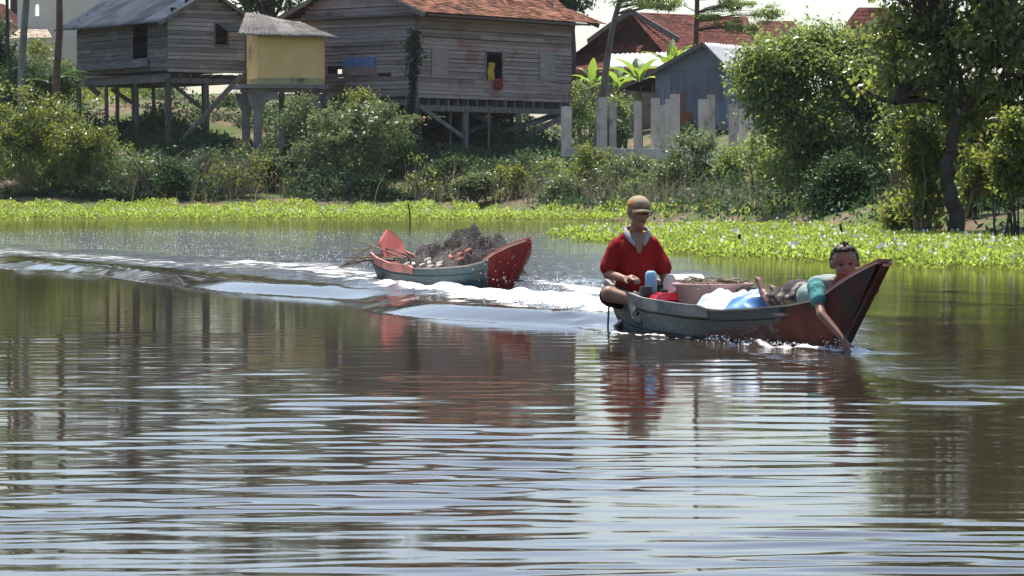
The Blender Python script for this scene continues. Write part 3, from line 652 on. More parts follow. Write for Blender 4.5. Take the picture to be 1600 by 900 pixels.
mb = MB(); mb.obox(s5(0, 0), Gd, Rd, Zv, -1.35, -.55, -.035, -.02, zfl + .03, zfl + .55); mb.obox(s5(0, 0), Gd, Rd, Zv, -1.05, -.9, -.04, -.036, zfl + .5, zfl + 1.3); mb.build('rusty_panel', MT['rust_board'], h5)
mb = MB(); mb.obox(s5(0, 0), Gd, Rd, Zv, ghr - .04, ghr, .045, D5, zfl, zrt); mb.obox(s5(0, 0), Gd, Rd, Zv, gl + .35, gl + .39, .045, D5, zfl, zl + .15); mb.obox(s5(0, 0), Gd, Rd, Zv, gl + .4, ghr - .05, D5 - .05, D5, zfl, zrt); mb.build('side_wall', MT['blue_metal'], h5)
mb = MB(); mb.obox(s5(0, 0), Gd, Rd, Zv, gl + .3, ghr + .02, -.02, D5, zfl - .22, zfl - .005); mb.build('floor_beam', MT['post'], h5)
corr_sheet(s5(ghr + .25, zrt - .25, -.3), s5(ghr + .25, zrt - .25, D5 + .2), s5(0, C5.z, D5 + .2), s5(0, C5.z, -.3), 'roof', MT['roof_white'], h5, .3, .012, nu=120, sag=.006)  # paler sheet on this slope carries a grazing reflection in its colour
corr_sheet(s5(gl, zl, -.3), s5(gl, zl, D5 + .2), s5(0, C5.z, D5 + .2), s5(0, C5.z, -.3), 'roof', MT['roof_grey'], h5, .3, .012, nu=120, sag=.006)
mb = MB(); mb.beam(s5(gl, zl - .07, -.31), s5(0, C5.z - .07, -.31), .04, .13); mb.beam(s5(0, C5.z - .07, -.31), s5(ghr + .25, zrt - .32, -.31), .04, .13); mb.build('bargeboard', MT['post'], h5)
corr_sheet(s5(gl - 1.35, zl - .55, .3), s5(gl - 1.35, zl - .55, 4.5), s5(gl - .02, zl - .06, 4.5), s5(gl - .02, zl - .06, .3), 'lean_to_roof', MT['roof_grey'], h5, .25, .012, nu=60, sag=.01)
for uu, dd in ((gl - 1.2, .5), (gl + .4, .1), (-1.0, .1), (ghr - .1, .1), (gl - 1.2, 4.2), (ghr - .1, 4), (-1, 5)):
    p = s5(uu, 0, dd); post(h5, p, (zl - .55 if uu < gl else zfl - .2), .14, rnd=True)
mb = MB(); mb.obox(s5(0, 0), Gd, Rd, Zv, gl - .15, gl + .3, 1.2, 1.25, zfl - .1, zl - .1); mb.build('door', MT['rust_board'], h5)

# ---- 6. big house with hipped dark red roof behind ---------------------------------------------------
h6 = thing('tiled_house', 'large house with a dark red tiled hip and gable roof behind the leaning tree', 'house', tuple(P(1000, 230, 150)))
T6 = MT['tile_dark']
g0, gl_, gr = P(985, 19, 148), P(930, 64, 151), P(1052, 62, 146)
rg = P(1168, 27, 158); er = P(1195, 100, 149); eb = P(1062, 108, 143)
mb = MB(); tile_patch(mb, eb, er, rg, g0, .3, .28, 41, curve=.1); tile_patch(mb, P(862, 111, 150), eb, gr + Vector((0, .3, -.1)), gl_ + Vector((0, .3, -.1)), .3, .28, 42, curve=.15)
tile_patch(mb, P(862, 111, 150), P(960, 100, 162), P(1100, 27, 163), g0 + Vector((0, .5, 0)), .3, .28, 43); mb.build('roof', T6, h6)
mb = MB(); ins = Vector((.25, .8, -.25)); mb.add([gl_ + ins, gr + ins * .8, g0 + Vector((.1, .8, -.35))], [(0, 1, 2)]); 
mb.build('gable', wood('dark_red_board', (.065, .034, .028), (.115, .062, .05), None, .2), h6)
mb = MB(); mb.beam(gl_ - Vector((.35, 0, .05)), g0 + Vector((0, 0, .05)), .1, .28); mb.beam(g0 + Vector((0, 0, .05)), gr + Vector((.25, -.1, -.02)), .1, .28); mb.build('bargeboard', MT['post'], h6)
mb = MB(); mb.beam(P(862, 113.5, 149.9), P(1062, 110.5, 142.9), .06, .18); mb.build('eave_board', MT['rust_board'], h6)
mb = MB(); a, b = P(870, 108, 152), P(1060, 106, 145); mb.hexa([(a.x, a.y, 4), (b.x, b.y, 4), (b.x + .2, b.y + .3, 4), (a.x + .2, a.y + .3, 4), (a.x, a.y, a.z), (b.x, b.y, b.z), (b.x + .2, b.y + .3, b.z), (a.x + .2, a.y + .3, a.z)])
c = P(1190, 102, 151.5); mb.hexa([(b.x + .3, b.y, 4), (c.x, c.y, 4), (c.x, c.y + .3, 4), (b.x + .3, b.y + .3, 4), (b.x + .3, b.y, b.z), (c.x, c.y, c.z), (c.x, c.y + .3, c.z), (b.x + .3, b.y + .3, b.z)])
mb.build('wall', MT['plank_brown2'], h6)
aw = thing('awning', 'pale corrugated metal awning in front of the dark red tiled roof', 'awning', tuple(P(1000, 200, 140)))
corr_sheet(P(946, 106, 139), P(1066, 104, 137), P(1066, 82, 142.5), P(950, 84, 144), 'awning_sheet', MT['roof_white'], aw, .26, .025, nu=150, sag=.01)
for px, Y in ((950, 139.2), (1062, 137.3)): post(aw, P(px, 105, Y), P(px, 105, Y).z - .02, .12, name='post')

# ---- 7. small far roofs -------------------------------------------------------------------------------
def far_house(label, px0, px1, pk_px, y_pk, y_e, Y, m, wallm, hip=.2, y_b=250):
    b = P((px0 + px1) / 2, y_b, Y); t = thing('far_house', label, 'house', (b.x, b.y, gz(b.x, b.y)))
    a, c = P(px0, y_e, Y), P(px1, y_e, Y); k = P(pk_px, y_pk, Y + 1.5); D = 6
    mb = MB(); tile_patch(mb, a, c, k + Vector((.9, 0, 0)), k - Vector((.9, 0, 0)), .35, .32, 51); tile_patch(mb, a + Vector((0, D, 0)), c + Vector((0, D, 0)), k + Vector((.9, 0, 0)), k - Vector((.9, 0, 0)), .35, .32, 52)
    tile_patch(mb, c, c + Vector((0, D, 0)), k + Vector((.9, .1, 0)), k + Vector((.9, 0, 0)), .35, .32, 53); tile_patch(mb, a, a + Vector((0, D, 0)), k + Vector((-.9, .1, 0)), k - Vector((.9, 0, 0)), .35, .32, 54); mb.build('roof', m, t)
    mb = MB(); mb.box(a.x + .4, c.x - .4, Y + .5, Y + D - .5, gz(b.x, b.y) - .3, a.z); mb.build('wall', wallm, t); return t
far_house('small dark tiled roof peeking over the trees right of the red tiled house', 1178, 1262, 1212, 33, 62, 165, MT['tile_dark'], MT['plank_brown2'])
far_house('dark brown roof peak showing behind the top of the leafy tree', 1315, 1440, 1368, 12, 62, 160, MT['tile_dark'], MT['plank_brown2'])
far_house('orange tiled roof in the far left corner behind the trunks', -60, 31, -20, 6, 42, 175, MT['orange_roof'], MT['stucco'])
# pale building with arched window, upper left
b = P(70, 150, 165); pb = thing('stucco_building', 'pale stucco building with an arched window and a tan tiled porch roof, far left', 'building', (b.x, b.y, gz(b.x, b.y)))
x0, x1, zt, zb_ = P(27, 0, 165).x, P(165, 0, 165).x, P(0, -40, 165).z, gz(b.x, b.y) - .3
wa, wb, wz0, wz1 = P(54, 0, 165).x, P(61, 0, 165).x, P(0, 25, 165).z, P(0, 10, 165).z
mb = MB(); mb.box(x0, wa, 165, 165.3, zb_, zt); mb.box(wb, x1, 165, 165.3, zb_, zt); mb.box(wa, wb, 165, 165.3, zb_, wz0); mb.box(wa, wb, 165, 165.3, wz1 + .14, zt)
n_ = 8; cx, rr = (wa + wb) / 2, (wb - wa) / 2
for k in range(n_):
    a0, a1 = math.pi * k / n_, math.pi * (k + 1) / n_
    mb.prism([(cx + rr * math.cos(a0), 165, wz1 + .14 * math.sin(a0)), (cx + rr * math.cos(a0), 165, wz1 + .14), (cx + rr * math.cos(a1), 165, wz1 + .14), (cx + rr * math.cos(a1), 165, wz1 + .14 * math.sin(a1))], (0, .3, 0))
mb.box(x0, x0 + .3, 165.3, 166, zb_, zt)
mb.build('wall', MT['stucco'], pb)
mb = MB(); tile_patch(mb, P(12, 60, 160), P(82, 59, 160), P(72, 43, 164.6), P(35, 43, 164.6), .3, .3, 61); mb.build('porch_roof', MT['tan_roof'], pb)
for px in (20, 48, 76):
    p = P(px, 60, 160.3); post(pb, p, p.z - .05, .22, m='stucco', name='porch_post')
b = P(125, 150, 150); fw = MB(); fw.box(P(60, 0, 152).x, P(180, 0, 152).x, 152, 152.15, gz(b.x, 152) - .3, P(0, 112, 152).z)
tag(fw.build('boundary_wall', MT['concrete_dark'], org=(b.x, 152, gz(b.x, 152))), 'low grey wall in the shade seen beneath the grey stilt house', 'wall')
# weathered plank gate posts beside the dark shrub on the right
for px, w_, y0, lb in ((1398, 13, 268, 'wider brown plank post standing right of the dark shrub'), (1411, 8, 272, 'narrow brown plank post close beside the wider one')):
    p = P(px, 355, 66); mb = MB(); mb.tint = .8; z0 = gz(p.x, p.y) - .3; w2 = w_ * 66 / F / 2
    mb.box(p.x - w2, p.x + w2, p.y - .03, p.y + .03, z0, P(px, y0, 66).z)
    for k in (-1, 1): mb.box(p.x + k * w2 * .5 - .02, p.x + k * w2 * .5 + .02, p.y - .045, p.y - .031, z0, P(px, y0 + 4, 66).z, .3)
    tag(mb.build('plank_post', wood('post_board' + str(px), (.15, .105, .075), (.26, .19, .14), None, .3), org=(p.x, p.y, z0 + .3)), lb, 'post')
# ------------------------------------------------------------------ vegetation
def leaves(pts, L, W, seed, tint=None, up=.35, droop=.25, out=None):
    """diamond leaves with a fold, as (V, F, tint)"""
    r = np.random.default_rng(seed); n = len(pts)
    a = r.normal(size=(n, 3)); a[:, 2] -= droop
    if out is not None: a += out
    a /= np.linalg.norm(a, axis=1)[:, None] + 1e-9
    nn = r.normal(size=(n, 3)); nn[:, 2] += up * 4
    b = np.cross(nn, a); b /= np.linalg.norm(b, axis=1)[:, None] + 1e-9
    nrm = np.cross(a, b)
    l = L * r.uniform(.6, 1.25, (n, 1)); w = W * r.uniform(.7, 1.2, (n, 1))
    p0 = pts; mid = pts + a * l * .45 - nrm * 0.0
    V = np.stack([p0, mid + b * w * .5 + nrm * w * .12, pts + a * l - nrm * l * .08, mid - b * w * .5 + nrm * w * .12], 1).reshape(-1, 3)
    Fq = np.arange(n * 4).reshape(n, 4)
    t = r.random(n) if tint is None else np.clip(tint + r.normal(0, .17, n), 0, 1)
    t = np.where(r.random(n) < .035, .98, np.minimum(t, .88))
    return V, Fq, np.repeat(t, 4)
def clumps(ells, n_clump, n_leaf, crad, seed, shell=.55, flat=.7):
    """leaf points gathered in clumps through ellipsoids [(c, r, weight)]"""
    r = np.random.default_rng(seed); wts = np.array([e[2] for e in ells], float); wts /= wts.sum()
    P_, T_, C_ = [], [], []
    for _ in range(n_clump):
        c, rad, _w = ells[r.choice(len(ells), p=wts)]
        d = r.normal(size=3); d /= np.linalg.norm(d); rr = r.random() ** shell * (1.0 if r.random() > .14 else r.uniform(1.1, 1.32))
        cc = np.array(c) + d * rr * np.array(rad) * r.uniform(.85, 1.08)
        k = int(n_leaf * r.uniform(.4, 1.5)); s = crad * r.uniform(.6, 1.35)
        p = cc + r.normal(size=(k, 3)) * np.array([s, s, s * flat]) * .6
        P_.append(p); C_.append(cc); T_.append(np.full(k, r.uniform(.12, .85)))
    return np.concatenate(P_), np.concatenate(T_), C_
def crown(name, parent, ells, n_clump, n_leaf, crad, L, W, m, seed, **k):
    kk = {q: k.pop(q) for q in ('up', 'droop') if q in k}
    p, t, c = clumps(ells, n_clump, n_leaf, crad, seed, **k)
    V, Fq, tt = leaves(p, L, W, seed + 1, t, **kk)
    o = np_mesh(name, V, Fq, MT[m], parent, org=parent['base_'], tint=tt); return c
def limb_path(a, b, r, bend=.15, n=5):
    a, b = Vector(a), Vector(b); L = (b - a).length; off = Vector((r.uniform(-1, 1), r.uniform(-1, 1), r.uniform(-.1, .8))) * L * bend
    return [a.lerp(b, i / n) + off * math.sin(math.pi * i / n) + Vector((r.uniform(-1, 1), r.uniform(-1, 1), 0)) * L * .02 for i in range(n + 1)]
def stems(name, parent, root, tips, rad, m, seed, spread=.15):
    r = random.Random(seed); mb = MB()
    for t in tips:
        a = Vector(root) + Vector((r.uniform(-spread, spread), r.uniform(-spread, spread), 0)); pth = limb_path(a, t, r)
        mb.tint = r.random(); mb.tube(pth, [rad * (1 - .8 * i / (len(pth) - 1)) for i in range(len(pth))], 5, cap=False)
    return mb.build(name, MT[m], parent)
def bush(label, px, y0, y1, wpx, Y, m, seed, nc=60, nl=70, crad=.33, L=.13, W=.065, depth=.7, name='bush', cat='bush', stem='twig', lobes=3, ntips=14, fill=0, **k):
    """a shrub whose outline spans px +- wpx/2, y0..y1 on the photo at depth Y"""
    s = F / Y; base = P(px, y1, Y); b = (base.x, Y, min(gz(base.x, Y), base.z)); r = random.Random(seed)
    w = wpx / s; h = P(px, y0, Y).z - base.z; t = thing(name, label, cat, b); ells = []
    ells.append(((base.x, Y, base.z + h * .42), (w * .42, w * .42 * depth, h * .44), 2))
    for i in range(lobes):
        ells.append(((base.x + w * r.uniform(-.3, .3), Y + w * depth * r.uniform(-.25, .25), base.z + h * r.uniform(.35, .72)), (w * r.uniform(.15, .24), w * depth * .22, h * r.uniform(.18, .30)), 1))
    ells.append(((base.x + w * r.uniform(-.15, .15), Y, base.z + h * .8), (w * .2, w * .2 * depth, h * .2), .7))
    c = crown('foliage', t, ells, nc, nl, crad, L, W, m, seed, **k)
    r.shuffle(c); stems('stems', t, b, c[:ntips], .03, stem, seed); return t
bush('tall yellow green bush at the far left edge of the bank', 40, 112, 306, 215, 111, 'leaf_yellow', 101, 165, 60, .26, lobes=9, shell=.36, L=.15, W=.07)
bush('rounded olive bush in front of the dark weeds, second from the left edge', 140, 178, 306, 165, 110, 'leaf_yellow', 102, 115, 56, .25, lobes=7, shell=.36, L=.15, W=.07)
bush('pale sprawling shrub with bare stems right of the rounded olive bush', 205, 225, 306, 90, 109.5, 'leaf_grey', 103, 30, 50, L=.15, W=.05, ntips=20)
bush('twiggy half dry shrub with feathery leaves below the annex', 372, 215, 308, 130, 109.5, 'leaf_yellow', 104, 34, 45, L=.16, W=.04, ntips=34, stem='twig')
bush('big grey green bush in front of the yellow annex and plank house', 540, 150, 312, 225, 110.5, 'leaf_grey', 105, 185, 60, .24, lobes=9, shell=.36, L=.15, W=.075)
bush('leafy upright shrub with pale shoots on the left flank of the big grey green bush', 478, 140, 250, 90, 113, 'leaf_grey', 106, 50, 60, .26)
bush('pale topped shrub rising above the big grey green bush', 575, 132, 240, 100, 113.5, 'leaf_yellow', 107, 50, 60, .26)
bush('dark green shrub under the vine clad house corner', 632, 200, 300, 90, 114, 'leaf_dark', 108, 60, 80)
bush('sparse spindly sapling left of the reeds under the plank house', 655, 245, 316, 70, 108.5, 'leaf_yellow', 109, 16, 35, .22, ntips=16, name='sapling', cat='sapling')
bush('small leafy sapling in front of the plank house stilts', 806, 252, 322, 85, 107.5, 'leaf_yellow', 110, 26, 45, .22, ntips=20, name='sapling', cat='sapling', L=.15)
bush('bright yellow green bush under the right end of the plank house', 908, 218, 326, 100, 106, 'leaf_yellow', 111, 52, 65, .28)
bush('pale leafy shrub below the concrete beam left of the small riverside trees', 965, 235, 326, 110, 104.5, 'leaf_grey', 112, 60, 60, .28)
bush('low shrub with reddish dry stems behind the man in the red shirt', 1000, 275, 332, 90, 102, 'leaf_yellow', 113, 30, 50, .25, ntips=24)
bush('yellow green shrub at the left foot of the leafy tree', 1222, 215, 330, 95, 84, 'leaf_yellow', 114, 60, 60, .26, L=.12)
bush('bare grey twiggy shrub on the bank below the leafy tree', 1245, 290, 348, 70, 80, 'leaf_grey', 115, 8, 30, .18, ntips=40, L=.09)
bush('large dark shrub in shade at the foot of the leafy tree', 1305, 235, 352, 150, 74, 'leaf_dark', 116, 110, 90, .28, L=.11)
bush('dense dark shrub behind the brown plank posts', 1390, 200, 352, 130, 80, 'leaf_dark', 117, 90, 80, .3, L=.12)
bush('yellow and orange leaved shrub left of the dark twisted trunk', 1445, 175, 358, 105, 62.5, 'leaf_orange', 118, 75, 50, .24, L=.15, W=.075)
bush('light green shrub with reddish leaves right of the dark twisted trunk', 1518, 225, 330, 80, 65, 'leaf_orange', 119, 36, 45, .22, L=.15, W=.07)
bush('deep shaded bush in the bottom right corner of the bank', 1560, 255, 378, 165, 67, 'leaf_dark', 120, 150, 90, .3, L=.13)
bush('bright green shrub under the metal shed between bare columns', 962, 138, 205, 70, 118, 'leaf_mid', 121, 45, 60, .28)
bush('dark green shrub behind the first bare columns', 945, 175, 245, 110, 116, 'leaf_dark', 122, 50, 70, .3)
bush('shaded bush seen between house and leaning tree trunk', 912, 110, 240, 60, 125, 'leaf_mid', 123, 45, 60, .3)
bush('sunlit bush behind the trunks in the upper left corner', 66, 60, 150, 125, 140, 'leaf_yellow', 124, 70, 60, .35)
bush('dark bush crowding the base of the two left trunks', 55, 88, 200, 150, 121, 'leaf_dark', 125, 120, 80, .35, lobes=6)
bush('dark creeper covered mound between the annex posts', 455, 152, 275, 115, 121, 'leaf_dark', 126, 55, 70, .35)
bush('sunlit shrub seen through the stilts of the grey house', 385, 135, 190, 50, 136, 'leaf_yellow', 127, 18, 50, .3)
bush('small grey leaved bush on the bank between the riverside trees and leafy tree', 1195, 250, 340, 60, 88, 'leaf_grey', 128, 26, 45, .22, ntips=18)
# vine climbing the corner of the plank house
vt = thing('climbing_vine', 'green vine climbing the left corner of the brown plank house', 'vine', tuple(P(648, 200, 116.5)))
rr = np.random.default_rng(5); pts = []
for k in range(1700):
    f = rr.random(); y = 48 + (260 - 48) * f; w = 6 + 6 * math.sin(f * 9) + (22 * max(0, f - .5)); p = P(647 + rr.normal() * w * .55 - 6 * f, y, 116.75 - rr.random() * .35); pts.append(p)
V_, F_, T_ = leaves(np.array(pts), .16, .11, 9, np.full(len(pts), .35)); np_mesh('foliage', V_, F_, MT['weed'], vt, org=vt['base_'], tint=T_)
stems('stems', vt, P(640, 262, 116.6), [P(648, y, 116.7) for y in (60, 110, 150, 190)], .03, 'twig', 4)
# small riverside trees
def small_tree(label, px, y1, Y, lobes, m, seed, nc, nl, trunks, L=.12, W=.06, crad=.24, rad=.05, name='small_tree', bark='bark_dark', cat='tree'):
    b = P(px, y1, Y); t = thing(name, label, cat, (b.x, Y, b.z)); s = F / Y
    ells = [(tuple(P(x, y, Y + dy)), (rx / s, rx / s * .8, ry / s), rx * ry) for x, y, rx, ry, dy in lobes]
    c = crown('crown', t, ells, nc, nl, crad, L, W, m, seed, shell=.4)
    mb = MB(); r = random.Random(seed); rad0 = rad
    for ti, pth in enumerate(trunks):
        rad = rad0 if ti == 0 or pth[0][1] > y1 - 25 else rad0 * .5
        q = [P(x, y, Y + dy) for x, y, dy in pth]; q[0].z -= .1
        if pth[0][1] > y1 - 25: q[0].z = min(q[0].z, gz(q[0].x, q[0].y)) - .15
        fine = []
        for i in range(len(q) - 1):
            for k in range(3): fine.append(q[i].lerp(q[i + 1], k / 3) + Vector((r.uniform(-1, 1), r.uniform(-1, 1), 0)) * rad * .35)
        fine.append(q[-1]); n_ = len(fine)
        mb.tube(fine, [rad * (1 - .7 * i / (n_ - 1)) for i in range(n_)], 8)
    rad = rad0; mb.build('trunk', MT[bark], t)
    ends = [P(*pth[-1][:2], Y + pth[-1][2]) for pth in trunks]
    mb = MB()
    for cc in c[::2]:
        e = min(ends, key=lambda e_: (e_ - Vector(cc)).length); pth = limb_path(e, cc, r)
        mb.tube(pth, [rad * .35 * (1 - .75 * i / 5) for i in range(6)], 5, cap=False)
    mb.build('branches', MT[bark], t); return t
small_tree('small many stemmed tree on the bank right behind the man', 1082, 340, 95, [(1088, 222, 42, 22, 0), (1060, 255, 40, 24, -.3), (1095, 268, 38, 22, .3), (1040, 280, 22, 22, 0), (1075, 290, 40, 18, 0)], 'leaf_grey', 201, 95, 60, [[(1080, 338, 0), (1078, 312, 0), (1068, 290, 0), (1050, 265, 0)], [(1082, 338, 0), (1088, 312, 0), (1100, 285, .2), (1102, 255, .2)], [(1081, 338, 0), (1084, 300, 0), (1086, 240, 0)], [(1060, 338, .2), (1048, 315, .2), (1040, 295, .2)]], rad=.06)
small_tree('slender small tree with a tilted stem right of the many stemmed one', 1130, 330, 93, [(1140, 262, 28, 32, 0), (1150, 240, 22, 20, .3), (1128, 285, 20, 14, 0)], 'leaf_mid', 202, 42, 55, [[(1120, 330, 0), (1124, 312, 0), (1138, 295, 0), (1142, 262, 0)], [(1157, 334, .2), (1154, 300, .2), (1148, 262, .2)]], rad=.055)
small_tree('thin curved sapling at the left edge of the leafy tree', 1186, 338, 88, [(1184, 225, 12, 16, 0), (1176, 252, 9, 12, 0)], 'leaf_mid', 203, 14, 40, [[(1186, 338, 0), (1178, 300, 0), (1172, 255, 0), (1178, 215, 0)]], rad=.035, name='sapling', cat='sapling')
# large leafy tree, right of centre
small_tree('large dense leafy tree standing on the bank right of the metal shed', 1300, 345, 79,
           [(1290, 120, 105, 62, 0), (1210, 110, 60, 52, -.5), (1202, 150, 46, 38, -.8), (1250, 190, 70, 42, -1), (1345, 190, 75, 60, .3), (1310, 70, 70, 36, .5), (1240, 75, 52, 34, 0), (1375, 120, 55, 60, .8), (1300, 240, 70, 30, -.4), (1400, 210, 40, 45, .6), (1168, 118, 26, 26, 0), (1260, 265, 55, 35, -.8), (1350, 270, 60, 40, -.5)], 'leaf_mid', 210, 430, 95,
           [[(1290, 350, 0), (1288, 300, 0), (1275, 250, 0), (1250, 200, -.3), (1215, 150, -.4)], [(1300, 350, 0), (1310, 290, .2), (1330, 220, .3), (1350, 150, .3)], [(1295, 345, 0), (1298, 250, 0), (1295, 160, 0), (1300, 90, 0)], [(1242, 344, .2), (1250, 290, 0), (1240, 240, -.4)]], L=.145, W=.075, crad=.36, rad=.11, name='leafy_tree')
# dark twisted tree at the right edge
small_tree('tall tree with a thick dark twisted trunk at the right edge of the bank', 1492, 372, 62,
           [(1480, 60, 120, 80, 0), (1400, 60, 60, 65, 0), (1570, 70, 80, 90, -.3), (1380, 130, 40, 30, 0), (1470, 140, 70, 40, .5), (1560, 160, 60, 50, .2), (1450, -60, 120, 70, 0), (1600, -50, 110, 90, 0), (1650, 100, 80, 120, 0), (1520, 190, 40, 30, .6), (1500, -170, 130, 70, 0)], 'leaf_fig', 220, 400, 48,
           [[(1497, 378, 0), (1493, 345, 0), (1484, 300, 0), (1480, 255, 0), (1488, 225, 0), (1494, 190, 0), (1515, 160, 0), (1560, 130, 0), (1595, 80, 0)],
            [(1490, 215, 0), (1500, 180, 0), (1508, 150, 0), (1500, 110, 0), (1480, 60, 0)], [(1510, 160, 0), (1530, 140, 0), (1540, 90, .2), (1545, 30, .3)], [(1505, 150, 0), (1470, 130, -.2), (1420, 145, -.4), (1400, 160, -.4)], [(1560, 10, -.3), (1578, 40, -.3), (1612, 75, -.3)], [(1572, 135, 0), (1590, 150, 0), (1610, 120, 0)]], L=.17, W=.10, crad=.34, rad=.19, name='twisted_tree')
bush('bright drooping branch foliage hanging in from the right edge', 1580, 160, 340, 80, 56, 'leaf_orange', 221, 80, 55, .2, L=.13, W=.065, stem='bark_dark')
# palms / trunks in the upper left
def bare_trunk(label, pts, Y, r0, r1, m, name='tree_trunk', cat='tree', fol=None):
    q0 = [P(x, y, Y) for x, y in pts]; q = [q0[i].lerp(q0[i + 1], k / 4) for i in range(len(q0) - 1) for k in range(4)] + [q0[-1]]; q[0].z = gz(q[0].x, Y) - .2
    t = thing(name, label, cat, (q[0].x, Y, q[0].z + .2)); mb = MB(); n_ = len(q); mb.tube(q, [r0 + (r1 - r0) * i / (n_ - 1) for i in range(n_)], 10); mb.build('trunk', MT[m], t, smooth=True)
    if fol:
        ells = [(tuple(P(x, y, Y + dy)), (rx * Y / F, rx * Y / F, ry * Y / F), rx * ry) for x, y, rx, ry, dy in fol[0]]
        c = crown('crown', t, ells, fol[1], fol[2], fol[3], fol[4], fol[5], fol[6], fol[7], flat=.35)
        mb = MB(); r = random.Random(fol[7])
        for cc in c[::2]:
            e = min(q[len(q) // 2:], key=lambda e_: abs(e_.z - (cc[2] - .3)) + .1 * (e_ - Vector(cc)).length); pth = limb_path(e, cc, r, .08); mb.tube(pth, [max(.008, r1 * .28 * (1 - .8 * i / 5)) for i in range(6)], 5, cap=False)
        mb.build('branches', MT[m], t)
    return t
bare_trunk('pale leaning trunk in the upper left corner, left of the brown one', [(33, 160), (34, 100), (38, 40), (42, -10), (46, -90)], 118, .15, .12, 'bark_pale', fol=([(46, -105, 70, 25, 0)], 40, 70, .3, .3, .06, 'leaf_mid', 301))
bare_trunk('straight brown trunk close to the left wall of the grey stilt house', [(88, 160), (89, 110), (93, 50), (93, 0), (95, -90)], 116.5, .15, .11, 'bark_brown', fol=([(95, -100, 60, 25, 0)], 40, 70, .3, .3, .06, 'leaf_mid', 302))
bare_trunk('thin dark trunk nearest the left edge of the photo', [(14, 140), (12, 70), (11, 0), (8, -60)], 122, .08, .06, 'bark_dark', fol=([(8, -80, 45, 22, 0)], 25, 60, .3, .25, .06, 'leaf_mid', 303))
bare_trunk('slanting slim tree with feathery leaves between the plank house and the metal shed', [(929, 240), (938, 190), (944, 130), (950, 85), (958, 40), (967, 5), (975, -45)], 113, .16, .085, 'bark_mid', 'feathery_tree', fol=([(1005, -4, 60, 15, 0), (1035, 8, 40, 9, -.3), (985, -30, 50, 18, 0)], 70, 85, .25, .12, .05, 'leaf_mid', 304))
bare_trunk('thin upright tree with layered branches in front of the dark red roof', [(1086, 160), (1087, 75), (1089, 20), (1090, -60)], 128, .13, .09, 'bark_brown', 'feathery_tree', fol=([(1135, 8, 48, 16, 0), (1150, 40, 38, 11, -.3), (1196, 20, 30, 15, .2), (1120, -30, 40, 20, 0), (1040, -6, 45, 10, 0), (1175, 52, 22, 7, 0), (1112, 28, 28, 9, 0)], 125, 85, .21, .12, .05, 'leaf_mid', 305))
bush('deep green thicket behind the twisted trunk at the right edge', 1530, 110, 360, 190, 74, 'leaf_dark', 129, 190, 95, .36, L=.15)
bush('mid green shrub mass between the leafy tree and the twisted trunk', 1440, 110, 300, 130, 76, 'leaf_mid', 130, 110, 90, .34, L=.14)
# dark trees behind the houses
def back_tree(label, px, Y, lobes, m, seed, nc, nl, base_y=200):
    s = F / Y; b = P(px, base_y, Y); t = thing('background_tree', label, 'tree', (b.x, Y, gz(b.x, Y)))
    ells = [(tuple(P(x, y, Y)), (rx / s, rx / s * .7, ry / s), rx * ry) for x, y, rx, ry in lobes]
    c = crown('crown', t, ells, nc, nl, .5, .24, .13, m, seed)
    mb = MB(); top = P(px, lobes[0][1], Y); q = [Vector((b.x, Y, gz(b.x, Y) - .3)), Vector((b.x + .1, Y, (top.z + b.z) / 2)), top]; mb.tube(q, [.28, .22, .1], 8)
    r = random.Random(seed)
    for cc in c[::4]: mb.tube(limb_path(q[1].lerp(q[2], r.random()), cc, r, .1), [.09, .08, .06, .05, .03, .02], 5, cap=False)
    mb.build('trunk', MT['bark_dark'], t); return t
back_tree('dark tree crown showing above the annex roof between the two stilt houses', 420, 140, [(420, -20, 70, 50), (400, 10, 40, 22), (455, 5, 35, 20), (420, -90, 90, 50)], 'leaf_dark', 401, 100, 70)
back_tree('dark tree top just right of the clay tile roof', 890, 142, [(880, -35, 40, 50), (900, 2, 30, 14), (850, -80, 80, 50)], 'leaf_dark', 402, 70, 70)
back_tree('dark banana and shrub mass at the left edge behind the trunks', 0, 130, [(-5, 90, 26, 40), (-30, 60, 40, 60), (20, 120, 18, 24)], 'leaf_dark', 403, 60, 70)
back_tree('tall green tree rising behind the grey stilt house', 200, 150, [(200, -170, 120, 85), (140, -90, 70, 50), (270, -90, 90, 55)], 'leaf_dark', 404, 210, 80)
back_tree('tall green tree rising behind the left end of the clay tile roof', 565, 152, [(520, -190, 100, 80), (470, -110, 70, 50), (575, -130, 70, 50)], 'leaf_dark', 405, 170, 80)
back_tree('tall green tree rising behind the right end of the clay tile roof', 730, 150, [(730, -170, 110, 80), (660, -110, 80, 45), (790, -110, 70, 45)], 'leaf_dark', 406, 190, 80)
back_tree('tall dark tree above the left edge behind the stucco building', 20, 180, [(20, -190, 130, 100), (-60, -120, 80, 70), (95, -130, 70, 60)], 'leaf_dark', 407, 200, 80)
back_tree('tall green tree high above the annex roof between the two stilt houses', 385, 160, [(385, -200, 90, 80), (350, -130, 60, 45)], 'leaf_dark', 408, 130, 80)
